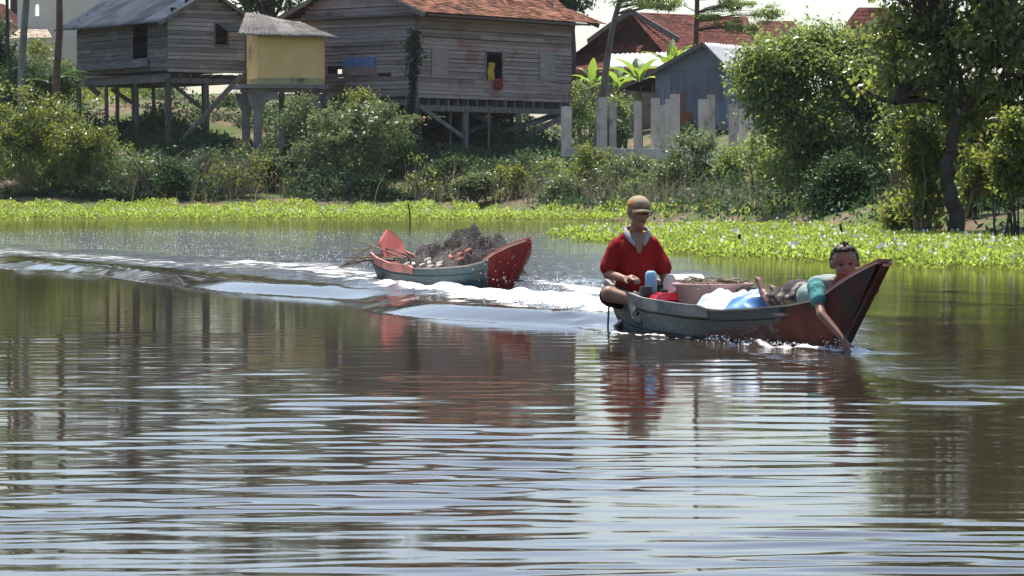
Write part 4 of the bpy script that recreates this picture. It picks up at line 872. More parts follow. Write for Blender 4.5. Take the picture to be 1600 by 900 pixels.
# banana plants
def banana(label, px, py, Y, seed, n=7, size=1.9, up=.6, m='leaf_banana'):
    b = P(px, py, Y); z0 = gz(b.x, Y); r = random.Random(seed); t = thing('banana_plant', label, 'banana plant', (b.x, Y, z0))
    mb = MB(); top = b.z; mb.tube([(b.x, Y, z0 - .2), (b.x, Y, (z0 + top) / 2), (b.x, Y, top)], [.13, .11, .06], 8); mb.build('stem', MT[m], t)
    for k in range(n):
        az = 2 * math.pi * k / n + r.uniform(-.3, .3); el = r.uniform(.95, 1.45) if r.random() < up else r.uniform(.4, .9); L = size * r.uniform(.75, 1.15); w = .125 * size * r.uniform(.8, 1.15); mb = MB(); mb.tint = r.uniform(.2, .85)
        d = Vector((math.cos(az), math.sin(az), 0)); sd_ = Vector((-math.sin(az), math.cos(az), 0)); pos = Vector((b.x, Y, top - .1)); e = el; vs = []; ns = 12
        for i in range(ns + 1):
            f = i / ns; ww = w * min(1, .12 + 2.4 * f) * (1 - max(0, f - .55) / .45 * .9) if f > .12 else .03
            nrm = Vector((-d.x * math.sin(e), -d.y * math.sin(e), math.cos(e)))
            rag = r.uniform(.75, 1.05)
            vs += [pos + sd_ * ww * rag + nrm * ww * .35, pos, pos - sd_ * ww * rag + nrm * ww * .35]
            pos = pos + (d * math.cos(e) + Zv * math.sin(e)) * (L / ns); e -= r.uniform(.06, .16)
        fs = []
        for i in range(ns): fs += [(i * 3, i * 3 + 1, i * 3 + 4, i * 3 + 3), (i * 3 + 1, i * 3 + 2, i * 3 + 5, i * 3 + 4)]
        mb.add(vs, fs); mb.build('leaf', MT[m], t)
banana('banana plant with broad leaves just right of the leaning trunk', 966, 135, 127, 1, 8, 1.7)
banana('bright banana plant in the middle, before the pale awning', 1000, 128, 125, 2, 8, 1.9)
banana('banana plant with tall upright leaves beside the metal shed gable', 1048, 112, 128, 3, 8, 1.9, .9)
banana('banana plant partly hidden between the left leaning trunk and the plank house', 925, 135, 129, 4, 7, 1.5)
banana('shaded banana plant beside the brown trunk in the upper left', 78, 128, 119, 5, 8, 1.6, .3, 'weed')  # dark weed colour stands in for shade on these leaves
banana('dark banana plant between the two left trunks', 55, 120, 120, 6, 7, 1.5, .4, 'weed')  # same darker leaf colour, with the shade painted in
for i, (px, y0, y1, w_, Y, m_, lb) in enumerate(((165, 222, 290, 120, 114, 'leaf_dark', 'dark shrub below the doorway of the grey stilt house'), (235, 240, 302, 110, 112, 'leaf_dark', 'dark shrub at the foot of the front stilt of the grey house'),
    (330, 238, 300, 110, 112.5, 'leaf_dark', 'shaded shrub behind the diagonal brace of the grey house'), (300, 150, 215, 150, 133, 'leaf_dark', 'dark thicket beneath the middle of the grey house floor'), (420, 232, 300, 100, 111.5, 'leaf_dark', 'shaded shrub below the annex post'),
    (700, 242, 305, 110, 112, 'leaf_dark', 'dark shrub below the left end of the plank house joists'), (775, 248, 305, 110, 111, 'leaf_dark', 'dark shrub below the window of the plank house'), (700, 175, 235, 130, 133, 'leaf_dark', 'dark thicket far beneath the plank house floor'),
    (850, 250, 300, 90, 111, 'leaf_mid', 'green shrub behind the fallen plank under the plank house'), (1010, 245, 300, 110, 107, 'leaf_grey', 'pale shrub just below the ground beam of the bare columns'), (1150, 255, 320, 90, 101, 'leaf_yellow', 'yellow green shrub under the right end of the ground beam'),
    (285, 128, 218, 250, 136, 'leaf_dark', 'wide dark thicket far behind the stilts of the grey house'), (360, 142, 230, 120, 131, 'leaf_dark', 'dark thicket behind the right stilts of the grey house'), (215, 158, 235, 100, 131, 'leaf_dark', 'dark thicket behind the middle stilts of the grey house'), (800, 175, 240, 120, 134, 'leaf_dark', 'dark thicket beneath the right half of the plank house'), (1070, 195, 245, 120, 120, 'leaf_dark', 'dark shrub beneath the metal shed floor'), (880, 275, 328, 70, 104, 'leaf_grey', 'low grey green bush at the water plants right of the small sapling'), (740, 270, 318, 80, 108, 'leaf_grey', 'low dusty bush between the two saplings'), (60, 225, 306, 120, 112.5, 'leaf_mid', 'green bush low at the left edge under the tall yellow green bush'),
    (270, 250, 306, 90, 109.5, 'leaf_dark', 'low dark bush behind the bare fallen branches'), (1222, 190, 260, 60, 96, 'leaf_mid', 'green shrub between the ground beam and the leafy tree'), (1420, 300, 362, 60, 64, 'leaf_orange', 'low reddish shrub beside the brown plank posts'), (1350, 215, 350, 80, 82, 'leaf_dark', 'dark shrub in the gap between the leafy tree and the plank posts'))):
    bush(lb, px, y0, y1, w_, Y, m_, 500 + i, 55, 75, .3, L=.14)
# ------------------------------------------------------------------ ground cover (uncountable)
def scatter(n, x0, x1, dfun, seed):
    r = np.random.default_rng(seed); x = r.uniform(x0, x1, n); y = dfun(x, r); return x, y, r
x, y, r = scatter(75000, -24, 7, lambda x, r: np.interp(x, EDGE[:, 0], EDGE[:, 1]) + 3.5 + 20 * r.random(len(x)) ** 1.2, 31)
patch = noise2(x, y, 9, 2.2, 7, 41); keep = (patch > -.9) & (r.random(len(x)) < np.interp(x, [0, 3], [1, .30])); x, y, patch = x[keep], y[keep], patch[keep]
hgt = r.random(len(x)) ** 1.5 * np.clip(.42 + .4 * patch, .12, .95) * np.interp(x, [0, 3], [1, .6]); z = ground_z(x, y) + hgt
V_, F_, T_ = leaves(np.stack([x, y, z], -1), .20, .10, 33, np.clip(.5 + .25 * patch, 0, 1)); tag(np_mesh('weeds', V_, F_, MT['weed'], tint=T_), kind='stuff')
x, y, r = scatter(15000, .5, 20, lambda x, r: np.interp(x, EDGE[:, 0], EDGE[:, 1]) + .3 + 32 * r.random(len(x)), 32)
z = ground_z(x, y) + r.random(len(x)) * .35
V_, F_, T_ = leaves(np.stack([x, y, z], -1), .18, .07, 35, np.full(len(x), .5), up=0, droop=-.8); tag(np_mesh('bank_grass', V_, F_, MT['weed'], tint=T_), kind='stuff')
x, y, r = scatter(2600, -24, -16.2, lambda x, r: 132 + 20 * r.random(len(x)), 36)
V_, F_, T_ = leaves(np.stack([x, y, ground_z(x, y) + r.random(len(x)) * .2], -1), .35, .12, 37, up=0, droop=-1); tag(np_mesh('lawn', V_, F_, MT['leaf_yellow'], tint=T_), kind='stuff')
def blades(name, x, y, h0, h1, w, m, seed, lean=.25):
    r = np.random.default_rng(seed); n = len(x); z = ground_z(x, y) - .03; h = r.uniform(h0, h1, n); a = r.uniform(0, 6.28, n); l = r.normal(0, lean, (n, 2)) * h[:, None]
    b = np.stack([np.cos(a), np.sin(a), 0 * a], -1) * w; p = np.stack([x, y, z], -1); top = p + np.stack([l[:, 0], l[:, 1], h], -1); midp = p + np.stack([l[:, 0] * .35, l[:, 1] * .35, h * .55], -1)
    V = np.stack([p - b, p + b, midp + b, midp - b, top], 1).reshape(-1, 3); i = np.arange(n)[:, None] * 5
    Fq = np.concatenate([i + np.array([0, 1, 2, 3]), i + np.array([3, 2, 4, 4])]); 
    Ft = np.concatenate([i + np.array([0, 1, 2]), i + np.array([0, 2, 3]), i + np.array([3, 2, 4])])
    return np_mesh(name, V, Ft, MT[m], tint=np.repeat(r.random(n), 5), k=3)
r = np.random.default_rng(51)
x = np.concatenate([r.normal(-2.3, 1.3, 260), r.normal(.8, 1.3, 160), r.normal(-9.8, 1.3, 190), r.normal(3.6, 1.2, 200), r.normal(-12.8, .8, 60), r.uniform(4, 7, 160)]); y = np.interp(x, EDGE[:, 0], EDGE[:, 1]) + r.uniform(2.5, 9, len(x))
tag(blades('dry_reeds', x, y, .3, 1.2, .012, 'drygrass', 52, .3), kind='stuff')
# brush: bare fallen branches at the waterline
r = random.Random(8)
bt = thing('fallen_branch', 'bare grey fallen branches tangled on the bank below the left stilt house', 'branch', (P(235, 300, 109).x, 109, gz(P(235, 300, 109).x, 109)))
mb = MB()
for q in ([(208, 250), (222, 268), (236, 290), (250, 300)], [(200, 302), (212, 285), (218, 262)], [(205, 296), (228, 292), (240, 304), (262, 300), (300, 299)], [(330, 250), (318, 270), (300, 290), (296, 300)], [(312, 232), (320, 246), (322, 262)], [(345, 305), (350, 285), (372, 275), (398, 280)]):
    mb.tint = r.random(); mb.tube([P(x_, y_, 109 + .2 * r.random()) for x_, y_ in q], [.06, .05, .04, .03, .02][:len(q)], 6)
mb.build('branches', MT['twig'], bt)
r = random.Random(18); bc_ = P(375, 300, 109.3); bp = thing('brush_pile', 'tangled pile of dry brown sticks in front of the shrubs below the annex', 'brush pile', (bc_.x, 109.3, gz(bc_.x, 109.3)))
mb = MB()
for k in range(120):
    px = r.gauss(365, 42); py = r.uniform(238, 303); a = r.gauss(1.2, .7); Ls = r.uniform(8, 34); c = P(px, py, 109.3 + r.uniform(-.6, .6)); d = Vector((math.cos(a), r.uniform(-.3, .3), math.sin(a))) * Ls / 44
    mb.tint = r.random(); mb.tube(limb_path(c - d * .5, c + d * .5, r, .12, 4), [.014, .013, .011, .009, .005], 4, cap=False)
tag(mb.build('sticks', MT['twig'], bp), kind='stuff')
# ------------------------------------------------------------------ floating water hyacinth
def in_poly(x, y, poly):
    c = np.zeros(len(x), bool); n = len(poly)
    for i in range(n):
        (x1, y1), (x2, y2) = poly[i], poly[(i + 1) % n]
        k = ((y1 > y) != (y2 > y)); xi = (x2 - x1) * (y - y1) / ((y2 - y1) if y2 != y1 else 1e-9) + x1
        c ^= k & (x < xi)
    return c
def mat_pts(poly, dens, seed, jag=.35):
    poly = np.array(poly); r = np.random.default_rng(seed); lo, hi = poly.min(0), poly.max(0); n = int((hi - lo).prod() * dens)
    x, y = r.uniform(lo[0], hi[0], n), r.uniform(lo[1], hi[1], n)
    jx, jy = x + jag * noise2(x, y, 6, .8, 4, seed + 1), y + jag * 2 * noise2(x, y, 6, .8, 5, seed + 2)
    k = in_poly(jx, jy, poly); return x[k], y[k], r
def hyacinth(name, poly, dens, seed, L=.13, W=.105, h=(.05, .21), gmax=.5):
    x, y, r = mat_pts(poly, dens, seed); k = ground_z(x, y) < gmax; x, y = x[k], y[k]; pn = noise2(x, y, 9, .8, 4, seed + 3); n = len(x)
    z = np.maximum(ground_z(x, y), 0) + r.uniform(h[0], h[1], n) * np.clip(.9 + .14 * pn, .6, 1.2)
    pts = np.stack([x, y, z], -1); o3 = np.zeros((n, 3)); o3[:, 2] = 1.4
    V, Fq, T = leaves(pts, L, W, seed + 4, np.clip(.5 + .18 * pn, 0, 1), up=.05, droop=0, out=o3)
    T = np.minimum(T, .88)
    tag(np_mesh(name, V, Fq, MT['hyacinth'], tint=T), kind='stuff')
    k = r.random(n) < (.0020 if dens > 600 else .005); fp = pts[k] + np.array([0, 0, .10]); m_ = len(fp)
    base = []
    for dx, dz in ((-.5, 0), (0, -.5), (.5, 0), (0, .6)): base.append(fp + np.stack([dx * .06 * r.uniform(.5, 1.4, m_), .02 * r.normal(size=m_), dz * .06 * r.uniform(.5, 1.4, m_)], -1))
    tag(np_mesh('hyacinth_pale_specks', np.stack(base, 1).reshape(-1, 3), np.arange(m_ * 4).reshape(-1, 4), MT['speck']), kind='stuff')  # small pale diamonds set just above the leaves
MT['speck'] = mat('pale_speck', (.78, .76, .82), rough=.6, transl=.4)
left_poly = [(-30, 97.5), (-16, 98), (-8, 97.6), (-3, 96.3), (0.3, 94.5), (3.2, 92.8), (5.6, 84), (7.5, 75), (6.4, 78), (5.3, 86.5), (3.6, 96.5), (1, 102), (-2, 107), (-10, 107.4), (-30, 108)]
hyacinth('water_hyacinth', left_poly, 430, 71, .085, .048)
right_poly = [G(858, 371), G(900, 366), G(960, 361), G(1045, 357), G(1130, 356), G(1250, 358), G(1400, 364), G(1470, 372), G(1640, 380), G(1800, 384), G(1800, 437), G(1640, 425), G(1500, 420), G(1400, 416), G(1250, 409), G(1130, 403), G(1050, 392), G(1040, 382), G(930, 380)]
hyacinth('water_hyacinth', right_poly, 760, 81, .066, .038, (.03, .15), .10)
# stakes standing in the water and the floating plants
for px, y0, y1, wpx, lb, ln in ((1155, 366, 388, 6, 'short dark stake standing in the floating plants left of the child', 0), (1316, 350, 378, 5, 'slim dark stake just above the child\'s head', -3), (1361, 370, 379, 4, 'tiny dark stump in the floating plants right of the slim stake', 0), (642, 316, 346, 2.5, 'thin leaning stick in the plant edge behind the far boat', -5), (1467, 300, 345, 2, 'thin stick by the yellow leaved shrub', 3)):
    gx, gy = G(px, y1); w_ = wpx * gy / F; t = P(px + ln, y0, gy); mb = MB(); mb.tube([(gx, gy, -.3), ((gx + t.x) / 2 + .01, gy, t.z / 2), (t.x, gy, t.z)], [w_ * .5, w_ * .5, w_ * .4], 7)
    tag(mb.build('stake', MT['bark_dark'], org=(gx, gy, 0)), lb, 'stake')
mb = MB(); mb.tube([P(1190, 346, 78), P(1260, 347, 78), P(1320, 349, 78)], .018, 5); tag(mb.build('floating_pole', MT['twig'], org=P(1190, 346, 78)), 'thin horizontal pole lying along the bank below the leafy tree', 'pole')
# ------------------------------------------------------------------ boats
def hull_section(u, L, p):
    """one hull section at parameter u (0 stern..1 bow): returns fn(w) -> list of (x,y,z) outer starboard->keel->port"""
    x0 = -.02 + (L - .72) * u
    b = np.interp(u, [0, .12, .3, .55, .72, .82, .88, .93, .97, 1.0], [.20, .28, .35, .375, .355, .295, .225, .15, .092, .052]) if p.get('slim') else np.interp(u, [0, .12, .3, .55, .72, .84, .92, .96, .985, 1.0], [.20, .28, .35, .375, .365, .33, .27, .19, .10, .018])
    bc = np.interp(u, [0, .12, .3, .55, .72, .84, .92, .96, .985, 1.0], [.13, .20, .27, .29, .26, .20, .135, .085, .045, .012])
    zg = np.interp(u, [0, .08, .25, .5, .68, .8, .88, .93, .97, 1.0], p['sheer'])
    zk = np.interp(u, [0, .15, .5, .8, 1.0], [-.04, -.09, -.10, -.09, -.05])
    zc = zk + .05
    rake = np.interp(u, [0, .15, .7, .85, .93, 1.0], [-.55, -.1, 0, .25, .62, 1.02])
    return x0, b, bc, zg, zk, zc, rake
def sect_pts(u, L, p, inset=0.0, zl=None):
    x0, b, bc, zg, zk, zc, rake = hull_section(u, L, p)
    zg = zl if zl is not None else zg
    b_, bc_ = max(.004, b - inset), max(.004, bc - inset); zk_, zc_ = zk + inset, zc + inset
    out = []
    for sgn in (-1, 1):
        col = []
        for k in range(5):
            f = k / 4; z = zc_ + (zg - zc_) * f; y = bc_ + (b_ - bc_) * (f ** .8); col.append((x0 + rake * (z + .05) - (inset * 1.2 if u > .9 else 0), sgn * y, z))
        out.append(col)
    keel = (x0 + rake * (zk_ + .05), 0, zk_)
    return out[0][::-1] + [keel] + out[1]              # starboard gunwale -> keel -> port gunwale
def loft(secs, closed_ends=True):
    n = len(secs[0]); vs = [v for s in secs for v in s]; fs = []
    for j in range(len(secs) - 1):
        for i in range(n - 1): fs.append((j * n + i, j * n + i + 1, (j + 1) * n + i + 1, (j + 1) * n + i))
    return vs, fs, n
def hull_mesh(mb, us, L, p, th=.026):
    o = [sect_pts(u, L, p) for u in us]; q = [sect_pts(u, L, p, th) for u in us]
    vs, fs, n = loft(o); mb.add(vs, [f[::-1] for f in fs], .5)
    vi, fi, n = loft(q); mb.add(vi, fi, .5)
    m = len(us); base = len(mb.v) - len(vs) - len(vi); a = base; b = base + len(vs)
    for j in range(m - 1):
        for i in (0, n - 1):
            f = (a + j * n + i, a + (j + 1) * n + i, b + (j + 1) * n + i, b + j * n + i); mb.f.append(f if i == 0 else f[::-1])
    for j in (0, m - 1):
        for i in range(n - 1):
            f = (a + j * n + i, b + j * n + i, b + j * n + i + 1, a + j * n + i + 1); mb.f.append(f if j else f[::-1])
def hull_paint(name, up, low, worn, zline, wet=.05, edge=(.42, .33, .26)):
    """weathered two-band paint: upper and lower colour split along a wavering line, worn wood showing through"""
    m, nt, out = new_mat(name); L = nt.links.new
    b = N(nt, 'BsdfPrincipled', Roughness=.62); b.inputs['Specular IOR Level'].default_value = .35
    tc = N(nt, 'TexCoord'); sp = N(nt, 'SeparateXYZ'); L(tc.outputs['Object'], sp.inputs[0])
    mp = N(nt, 'Mapping'); mp.inputs['Scale'].default_value = (1.2, 1.2, 4); L(tc.outputs['Object'], mp.inputs[0])
    n1 = N(nt, 'TexNoise', Scale=3.2, Detail=7, Roughness=.7); L(mp.outputs[0], n1.inputs['Vector'])
    n2 = N(nt, 'TexNoise', Scale=7.5, Detail=5, Roughness=.65); L(mp.outputs[0], n2.inputs['Vector'])
    n3 = N(nt, 'TexNoise', Scale=1.7, Detail=5, Roughness=.6); L(mp.outputs[0], n3.inputs['Vector'])
    def axpb(a, k, c):
        q = N(nt, 'Math', operation='MULTIPLY_ADD'); L(a, q.inputs[0]); q.inputs[1].default_value = k; q.inputs[2].default_value = c; return q.outputs[0]
    ad = N(nt, 'Math', operation='ADD'); L(axpb(n1.outputs[0], .10, -.05), ad.inputs[0]); L(sp.outputs[2], ad.inputs[1])
    zz = N(nt, 'Math', operation='ADD'); L(ad.outputs[0], zz.inputs[0]); L(axpb(sp.outputs[0], -zline[1], 0), zz.inputs[1])
    upc = mixc(nt, ramp(nt, n3.outputs[0], .42, .62), up[0], up[1])
    col = mixc(nt, ramp(nt, zz.outputs[0], zline[0] - .015, zline[0] + .015), low, upc)
    col = mixc(nt, ramp(nt, n2.outputs[0], .52, .62), col, worn)
    col = mixc(nt, ramp(nt, ad.outputs[0], wet, wet - .05), col, mixc(nt, .78, col, (.02, .02, .02)))
    L(col, b.inputs['Base Color'])
    bm = N(nt, 'Bump', Strength=.35, Distance=.01); L(n2.outputs[0], bm.inputs['Height']); L(bm.outputs[0], b.inputs['Normal'])
    L(b.outputs[0], out.inputs[0]); return m
def strip(mb, us, L, p, side, h0, h1, th=.022, off=.006, taper=.06):
    """wash strake on top of the gunwale from us[0] to us[-1]"""
    ring = []
    for k, u in enumerate(us):
        s_ = sect_pts(u, L, p); g = Vector(s_[0] if side < 0 else s_[-1]); hh = h1
        if k == len(us) - 1: hh = h0 + .012
        yo = side * off
        ring.append([(g.x, g.y + yo, g.z - .05), (g.x, g.y + yo + side * .004, g.z + hh), (g.x, g.y + yo - side * th, g.z + hh), (g.x, g.y + yo - side * th, g.z - .05)])
    vs = [v for q in ring for v in q]; fs = []
    for j in range(len(ring) - 1):
        for i in range(4):
            f = (j * 4 + i, j * 4 + (i + 1) % 4, (j + 1) * 4 + (i + 1) % 4, (j + 1) * 4 + i); fs.append(f)
    fs.append((3, 2, 1, 0)); e = (len(ring) - 1) * 4; fs.append((e, e + 1, e + 2, e + 3)); mb.add(vs, fs)
def make_boat(name, label, org, head, L, p, paints, stern_board, wash, deck_from=.0):
    ang = math.atan2(head[1], head[0]); t = thing(name, label, 'boat', (org[0], org[1], p.get('z', 0)), rotz=ang)
    us = list(np.linspace(0, p['pu'], 24)); mb = MB(); hull_mesh(mb, us, L, p); mb.build('hull', paints['hull'], t)
    ub = [p['pu'] + .0005] + list(np.linspace(p['pu'] + .012, 1.0, 12)); mb = MB(); hull_mesh(mb, ub, L, p, .03)
    # solid stem post closing the bow
    s_ = sect_pts(1.0, L, p); mb.build('prow', paints['prow'], t)
    mb = MB(); st = [Vector(v) for v in s_[:6]]; st = [Vector((v.x + .012, 0, v.z)) for v in st]
    for a_, b_ in zip(st[:-1], st[1:]): mb.beam(a_, b_, .05, .05)
    mb.build('stem', paints['prow'], t)
    s0 = sect_pts(0.0, L, p); mb = MB(); mb.prism([Vector(v) for v in s0], (.03, 0, 0)); mb.build('transom', paints['inner'], t)
    # flat floor, thwarts, rib frames
    mb = MB(); fl = []
    for u in np.linspace(.04, .82, 14):
        x0, b, bc, zg, zk, zc, rk = hull_section(u, L, p); fl.append([(x0, -bc + .005, zk + .09), (x0, bc - .005, zk + .09), (x0, bc - .005, zk + .075), (x0, -bc + .005, zk + .075)])
    vs = [v for q in fl for v in q]; fs = []
    for j in range(len(fl) - 1):
        for i in range(4): fs.append((j * 4 + i, j * 4 + (i + 1) % 4, (j + 1) * 4 + (i + 1) % 4, (j + 1) * 4 + i))
    mb.add(vs, fs); mb.build('floor_boards', paints['inner'], t)
    for u in p.get('thwarts', (.3, .55)):
        x0, b, bc, zg, zk, zc, rk = hull_section(u, L, p); mb = MB(); mb.box(x0 - .07, x0 + .07, -b + .03, b - .03, zg - .07, zg - .04); mb.build('thwart', paints['inner'], t)
    for side in (-1, 1):
        mb = MB(); strip(mb, list(np.linspace(wash[0], wash[1], 14)), L, p, side, 0, wash[2]); mb.build('wash_strake', paints['strake'], t)
        mb = MB()
        pts = [Vector(sect_pts(u, L, p)[0 if side < 0 else -1]) + Vector((0, -side * .012, .006)) for u in np.linspace(wash[1] + .01, 1.0, 22)]
        for a_, b_ in zip(pts[:-1], pts[1:]): mb.beam(a_, b_, .036, .012)
        mb.build('gunwale_rail', paints['rail'], t)
    for side in (-1, 1):                               # caulked plank seams running along the sides
        for idx in (1, 3):
            pts = [Vector(sect_pts(u, L, p)[idx if side < 0 else -1 - idx]) for u in np.linspace(.01, p['pu'] - .01, 24)]; mb = MB()
            for a_, b_ in zip(pts[:-1], pts[1:]): mb.beam(a_ + Vector((0, side * .002, 0)), b_ + Vector((0, side * .002, 0)), .006, .008)
            mb.build('plank_seam', MT['dark_in'], t)
    if stern_board:
        w_, h_, x_ = stern_board; z0 = s0[0][2] - .1; mb = MB(); lean = -.70 * h_
        mb.prism([Vector((x_, -w_, z0)), Vector((x_, w_, z0)), Vector((x_ + lean * .7, w_ * 1.05, z0 + h_ * .62)), Vector((x_ + lean, .02, z0 + h_)), Vector((x_ + lean, -.02, z0 + h_)), Vector((x_ + lean * .7, -w_ * 1.05, z0 + h_ * .62))], (-.035, 0, 0))
        mb.build('stern_board', paints['board'], t)
    return t, ang
MT['hull_front'] = hull_paint('hull_paint_grey_teal', ((.105, .100, .088), (.050, .092, .100)), (.115, .034, .027), (.135, .122, .105), (-.177, .118), .03)
MT['prow_front'] = mat('prow_paint_red_brown', (.078, .030, .024), (.14, .048, .034), 4, rough=.75, spec=.15, c3=(.055, .052, .048), s3=3.2, t3=(.47, .62))
MT['hull_far'] = hull_paint('hull_paint_teal', ((.012, .058, .075), (.034, .058, .062)), (.036, .036, .035), (.085, .07, .06), (.10, .0), .06)
MT['prow_far'] = mat('prow_paint_crimson', (.085, .006, .008), (.125, .012, .012), 4, rough=.7, spec=.15, c3=(.10, .03, .03), s3=2.4, t3=(.6, .75))
MT['cap_front'] = mat('prow_cap_worn_red', (.30, .105, .075), (.40, .17, .12), 5, rough=.8); MT['cap_far'] = mat('prow_cap_red', (.36, .09, .07), (.44, .14, .11), 5, rough=.8)
MT['rail_wood'] = mat('bare_rail_wood', (.36, .28, .215), (.52, .42, .34), 5, rough=.75)
MT['inner_wood'] = mat('inner_boat_wood', (.15, .125, .105), (.25, .21, .175), 4, (1, 4, 1), .85)
MT['strake_grey'] = mat('grey_strake', (.19, .18, .165), (.27, .25, .225), 3, (1, 1, 5), .75, c3=(.10, .115, .12), s3=2)
MT['strake_red'] = mat('faded_red_strake', (.44, .155, .115), (.55, .22, .17), 3, rough=.7, c3=(.33, .12, .10), s3=2)
MT['pink_board'] = mat('faded_red_board', (.50, .115, .09), (.58, .17, .13), 3, rough=.8)
MT['tan_board'] = mat('weathered_tan_board', (.33, .25, .21), (.46, .36, .30), 3, rough=.8)
pf = dict(slim=1, pu=.86, sheer=[.36, .285, .235, .215, .222, .252, .285, .335, .50, .595], thwarts=(.21, .52, .66))
HD1 = (.36, -.933); FB = (.98, 23.75)
boat1, A1 = make_boat('wooden_boat', 'front narrow wooden boat with weathered teal and grey sides carrying the man and the child', FB, HD1, 4.1, pf,
                      dict(hull=MT['hull_front'], prow=MT['prow_front'], inner=MT['inner_wood'], strake=MT['strake_grey'], rail=MT['rail_wood'], board=MT['tan_board']), (.15, .30, -.06), (.02, .62, .035))
pr = dict(pu=.945, sheer=[.36, .29, .245, .235, .245, .268, .29, .33, .47, .56], thwarts=(.25, .6), z=.0)
HD2 = (.40, -.9165); RB = (-1.28, 33.3)
boat2, A2 = make_boat('wooden_boat', 'far empty steered wooden boat with teal sides and dark red prow loaded with fishing nets', RB, HD2, 3.72, pr,
                      dict(hull=MT['hull_far'], prow=MT['prow_far'], inner=MT['inner_wood'], strake=MT['strake_red'], rail=MT['rail_wood'], board=MT['pink_board']), (.13, .355, .10), (.02, .50, .035))
boat2['label'] = 'far unmanned wooden boat with teal sides and dark red prow loaded with fishing nets'
def inboat(t_, boat):            # place a top-level thing whose geometry is written in boat coordinates
    t_.location = boat.location; t_.rotation_euler = boat.rotation_euler; return t_
class Local:
    """object origin at a boat-local point; geometry authored in boat coordinates"""
    def __init__(s, boat, ang, c): s.boat, s.ang, s.c = boat, ang, Vector(c); s.M = Matrix.Rotation(ang, 3, 'Z')
    def world(s): return Vector(s.boat.location) + s.M @ s.c
def lthing(name, label, cat, boat, ang, c, group=None, extra=0):
    q = Local(boat, ang, c); t = bpy.data.objects.new(name, None); COL.objects.link(t); t.empty_display_size = .1
    t.location = q.world(); t.rotation_euler = (0, 0, ang + extra); t['base_'] = tuple(c); return tag(t, label, cat, group)
def lmesh(mb, name, m, label, cat, boat, ang, c, smooth=False, group=None, kind=None):
    o = mb.build(name, m, org=c, smooth=smooth); o.location = Local(boat, ang, c).world(); o.rotation_euler = (0, 0, ang); return tag(o, label, cat, group, kind)
# solid cap closing the top of each prow
for bt_, pp_, LL, pm in ((boat1, pf, 4.1, MT['cap_front']), (boat2, pr, 3.72, MT['cap_far'])):
    mb = MB(); vs, fs = [], []
    for u in np.linspace(.935, 1.0, 8):
        s_ = sect_pts(u, LL, pp_); vs += [(s_[0][0], s_[0][1] * 1.02, s_[0][2] + .002), (s_[-1][0], s_[-1][1] * 1.02, s_[-1][2] + .002), (s_[-1][0], s_[-1][1] * 1.02, s_[-1][2] + .03), (s_[0][0], s_[0][1] * 1.02, s_[0][2] + .03)]
    for j in range(7):
        for i in range(4): fs.append((j * 4 + i, j * 4 + (i + 1) % 4, (j + 1) * 4 + (i + 1) % 4, (j + 1) * 4 + i))
    fs += [(3, 2, 1, 0), (28, 29, 30, 31)]; mb.add(vs, fs); mb.build('prow_cap', pm, bt_)
# bow deck under the child
mb = MB(); r = random.Random(3)
for k in range(5):
    y0 = -.26 + k * .105; mb.obox((0, 0, 0), (1, 0, 0), (0, 1, 0), Zv, 2.3 + abs(k - 2) * .0, 3.3 - abs(k - 2) * .12, y0, y0 + .098, .215, .235, r.random())
mb.build('fore_deck', MT['inner_wood'], boat1)
mb = MB()
for k in range(4): mb.box(.02, .56, -.19 + k * .097, -.10 + k * .097, .135, .155, r.random())
mb.build('stern_deck', MT['inner_wood'], boat1)
mb = MB(); mb.tube([(-.13, -.17, .36), (-.12, -.20, .15), (-.10, -.22, -.06)], .009, 6); tag(mb.build('rudder_rod', MT['rust_board'], boat1))
# ------------------------------------------------------------------ people
def fuse(mb, name, m, parent, voxel=.011, it=6, fac=.5, folds=0, fs=14):
    """one continuous skin from overlapping shapes"""
    o = mb.build(name, m, parent); rm = o.modifiers.new('remesh', 'REMESH'); rm.mode = 'VOXEL'; rm.voxel_size = voxel; rm.use_smooth_shade = True
    sm = o.modifiers.new('smooth', 'SMOOTH'); sm.iterations = it; sm.factor = fac
    dg = bpy.context.evaluated_depsgraph_get(); me = bpy.data.meshes.new_from_object(o.evaluated_get(dg)); o.modifiers.clear(); o.data = me
    if folds:
        from mathutils import noise as mn
        for v in me.vertices:
            c = v.co; k = mn.noise(Vector((c.x * fs, c.y * fs * 1.2, c.z * fs * .45)) + Vector((3.1, 1.7, .4))) + .5 * mn.noise(Vector((c.x, c.y, c.z + c.y * .8)) * fs * 1.9); v.co = c + v.normal * folds * k
        me.update()
    me.polygons.foreach_set('use_smooth', [True] * len(me.polygons)); 
    if not me.materials: me.materials.append(m)
    return o
def rotm(yaw=0, pitch=0, roll=0): return Matrix.Rotation(yaw, 3, 'Z') @ Matrix.Rotation(pitch, 3, 'Y') @ Matrix.Rotation(roll, 3, 'X')
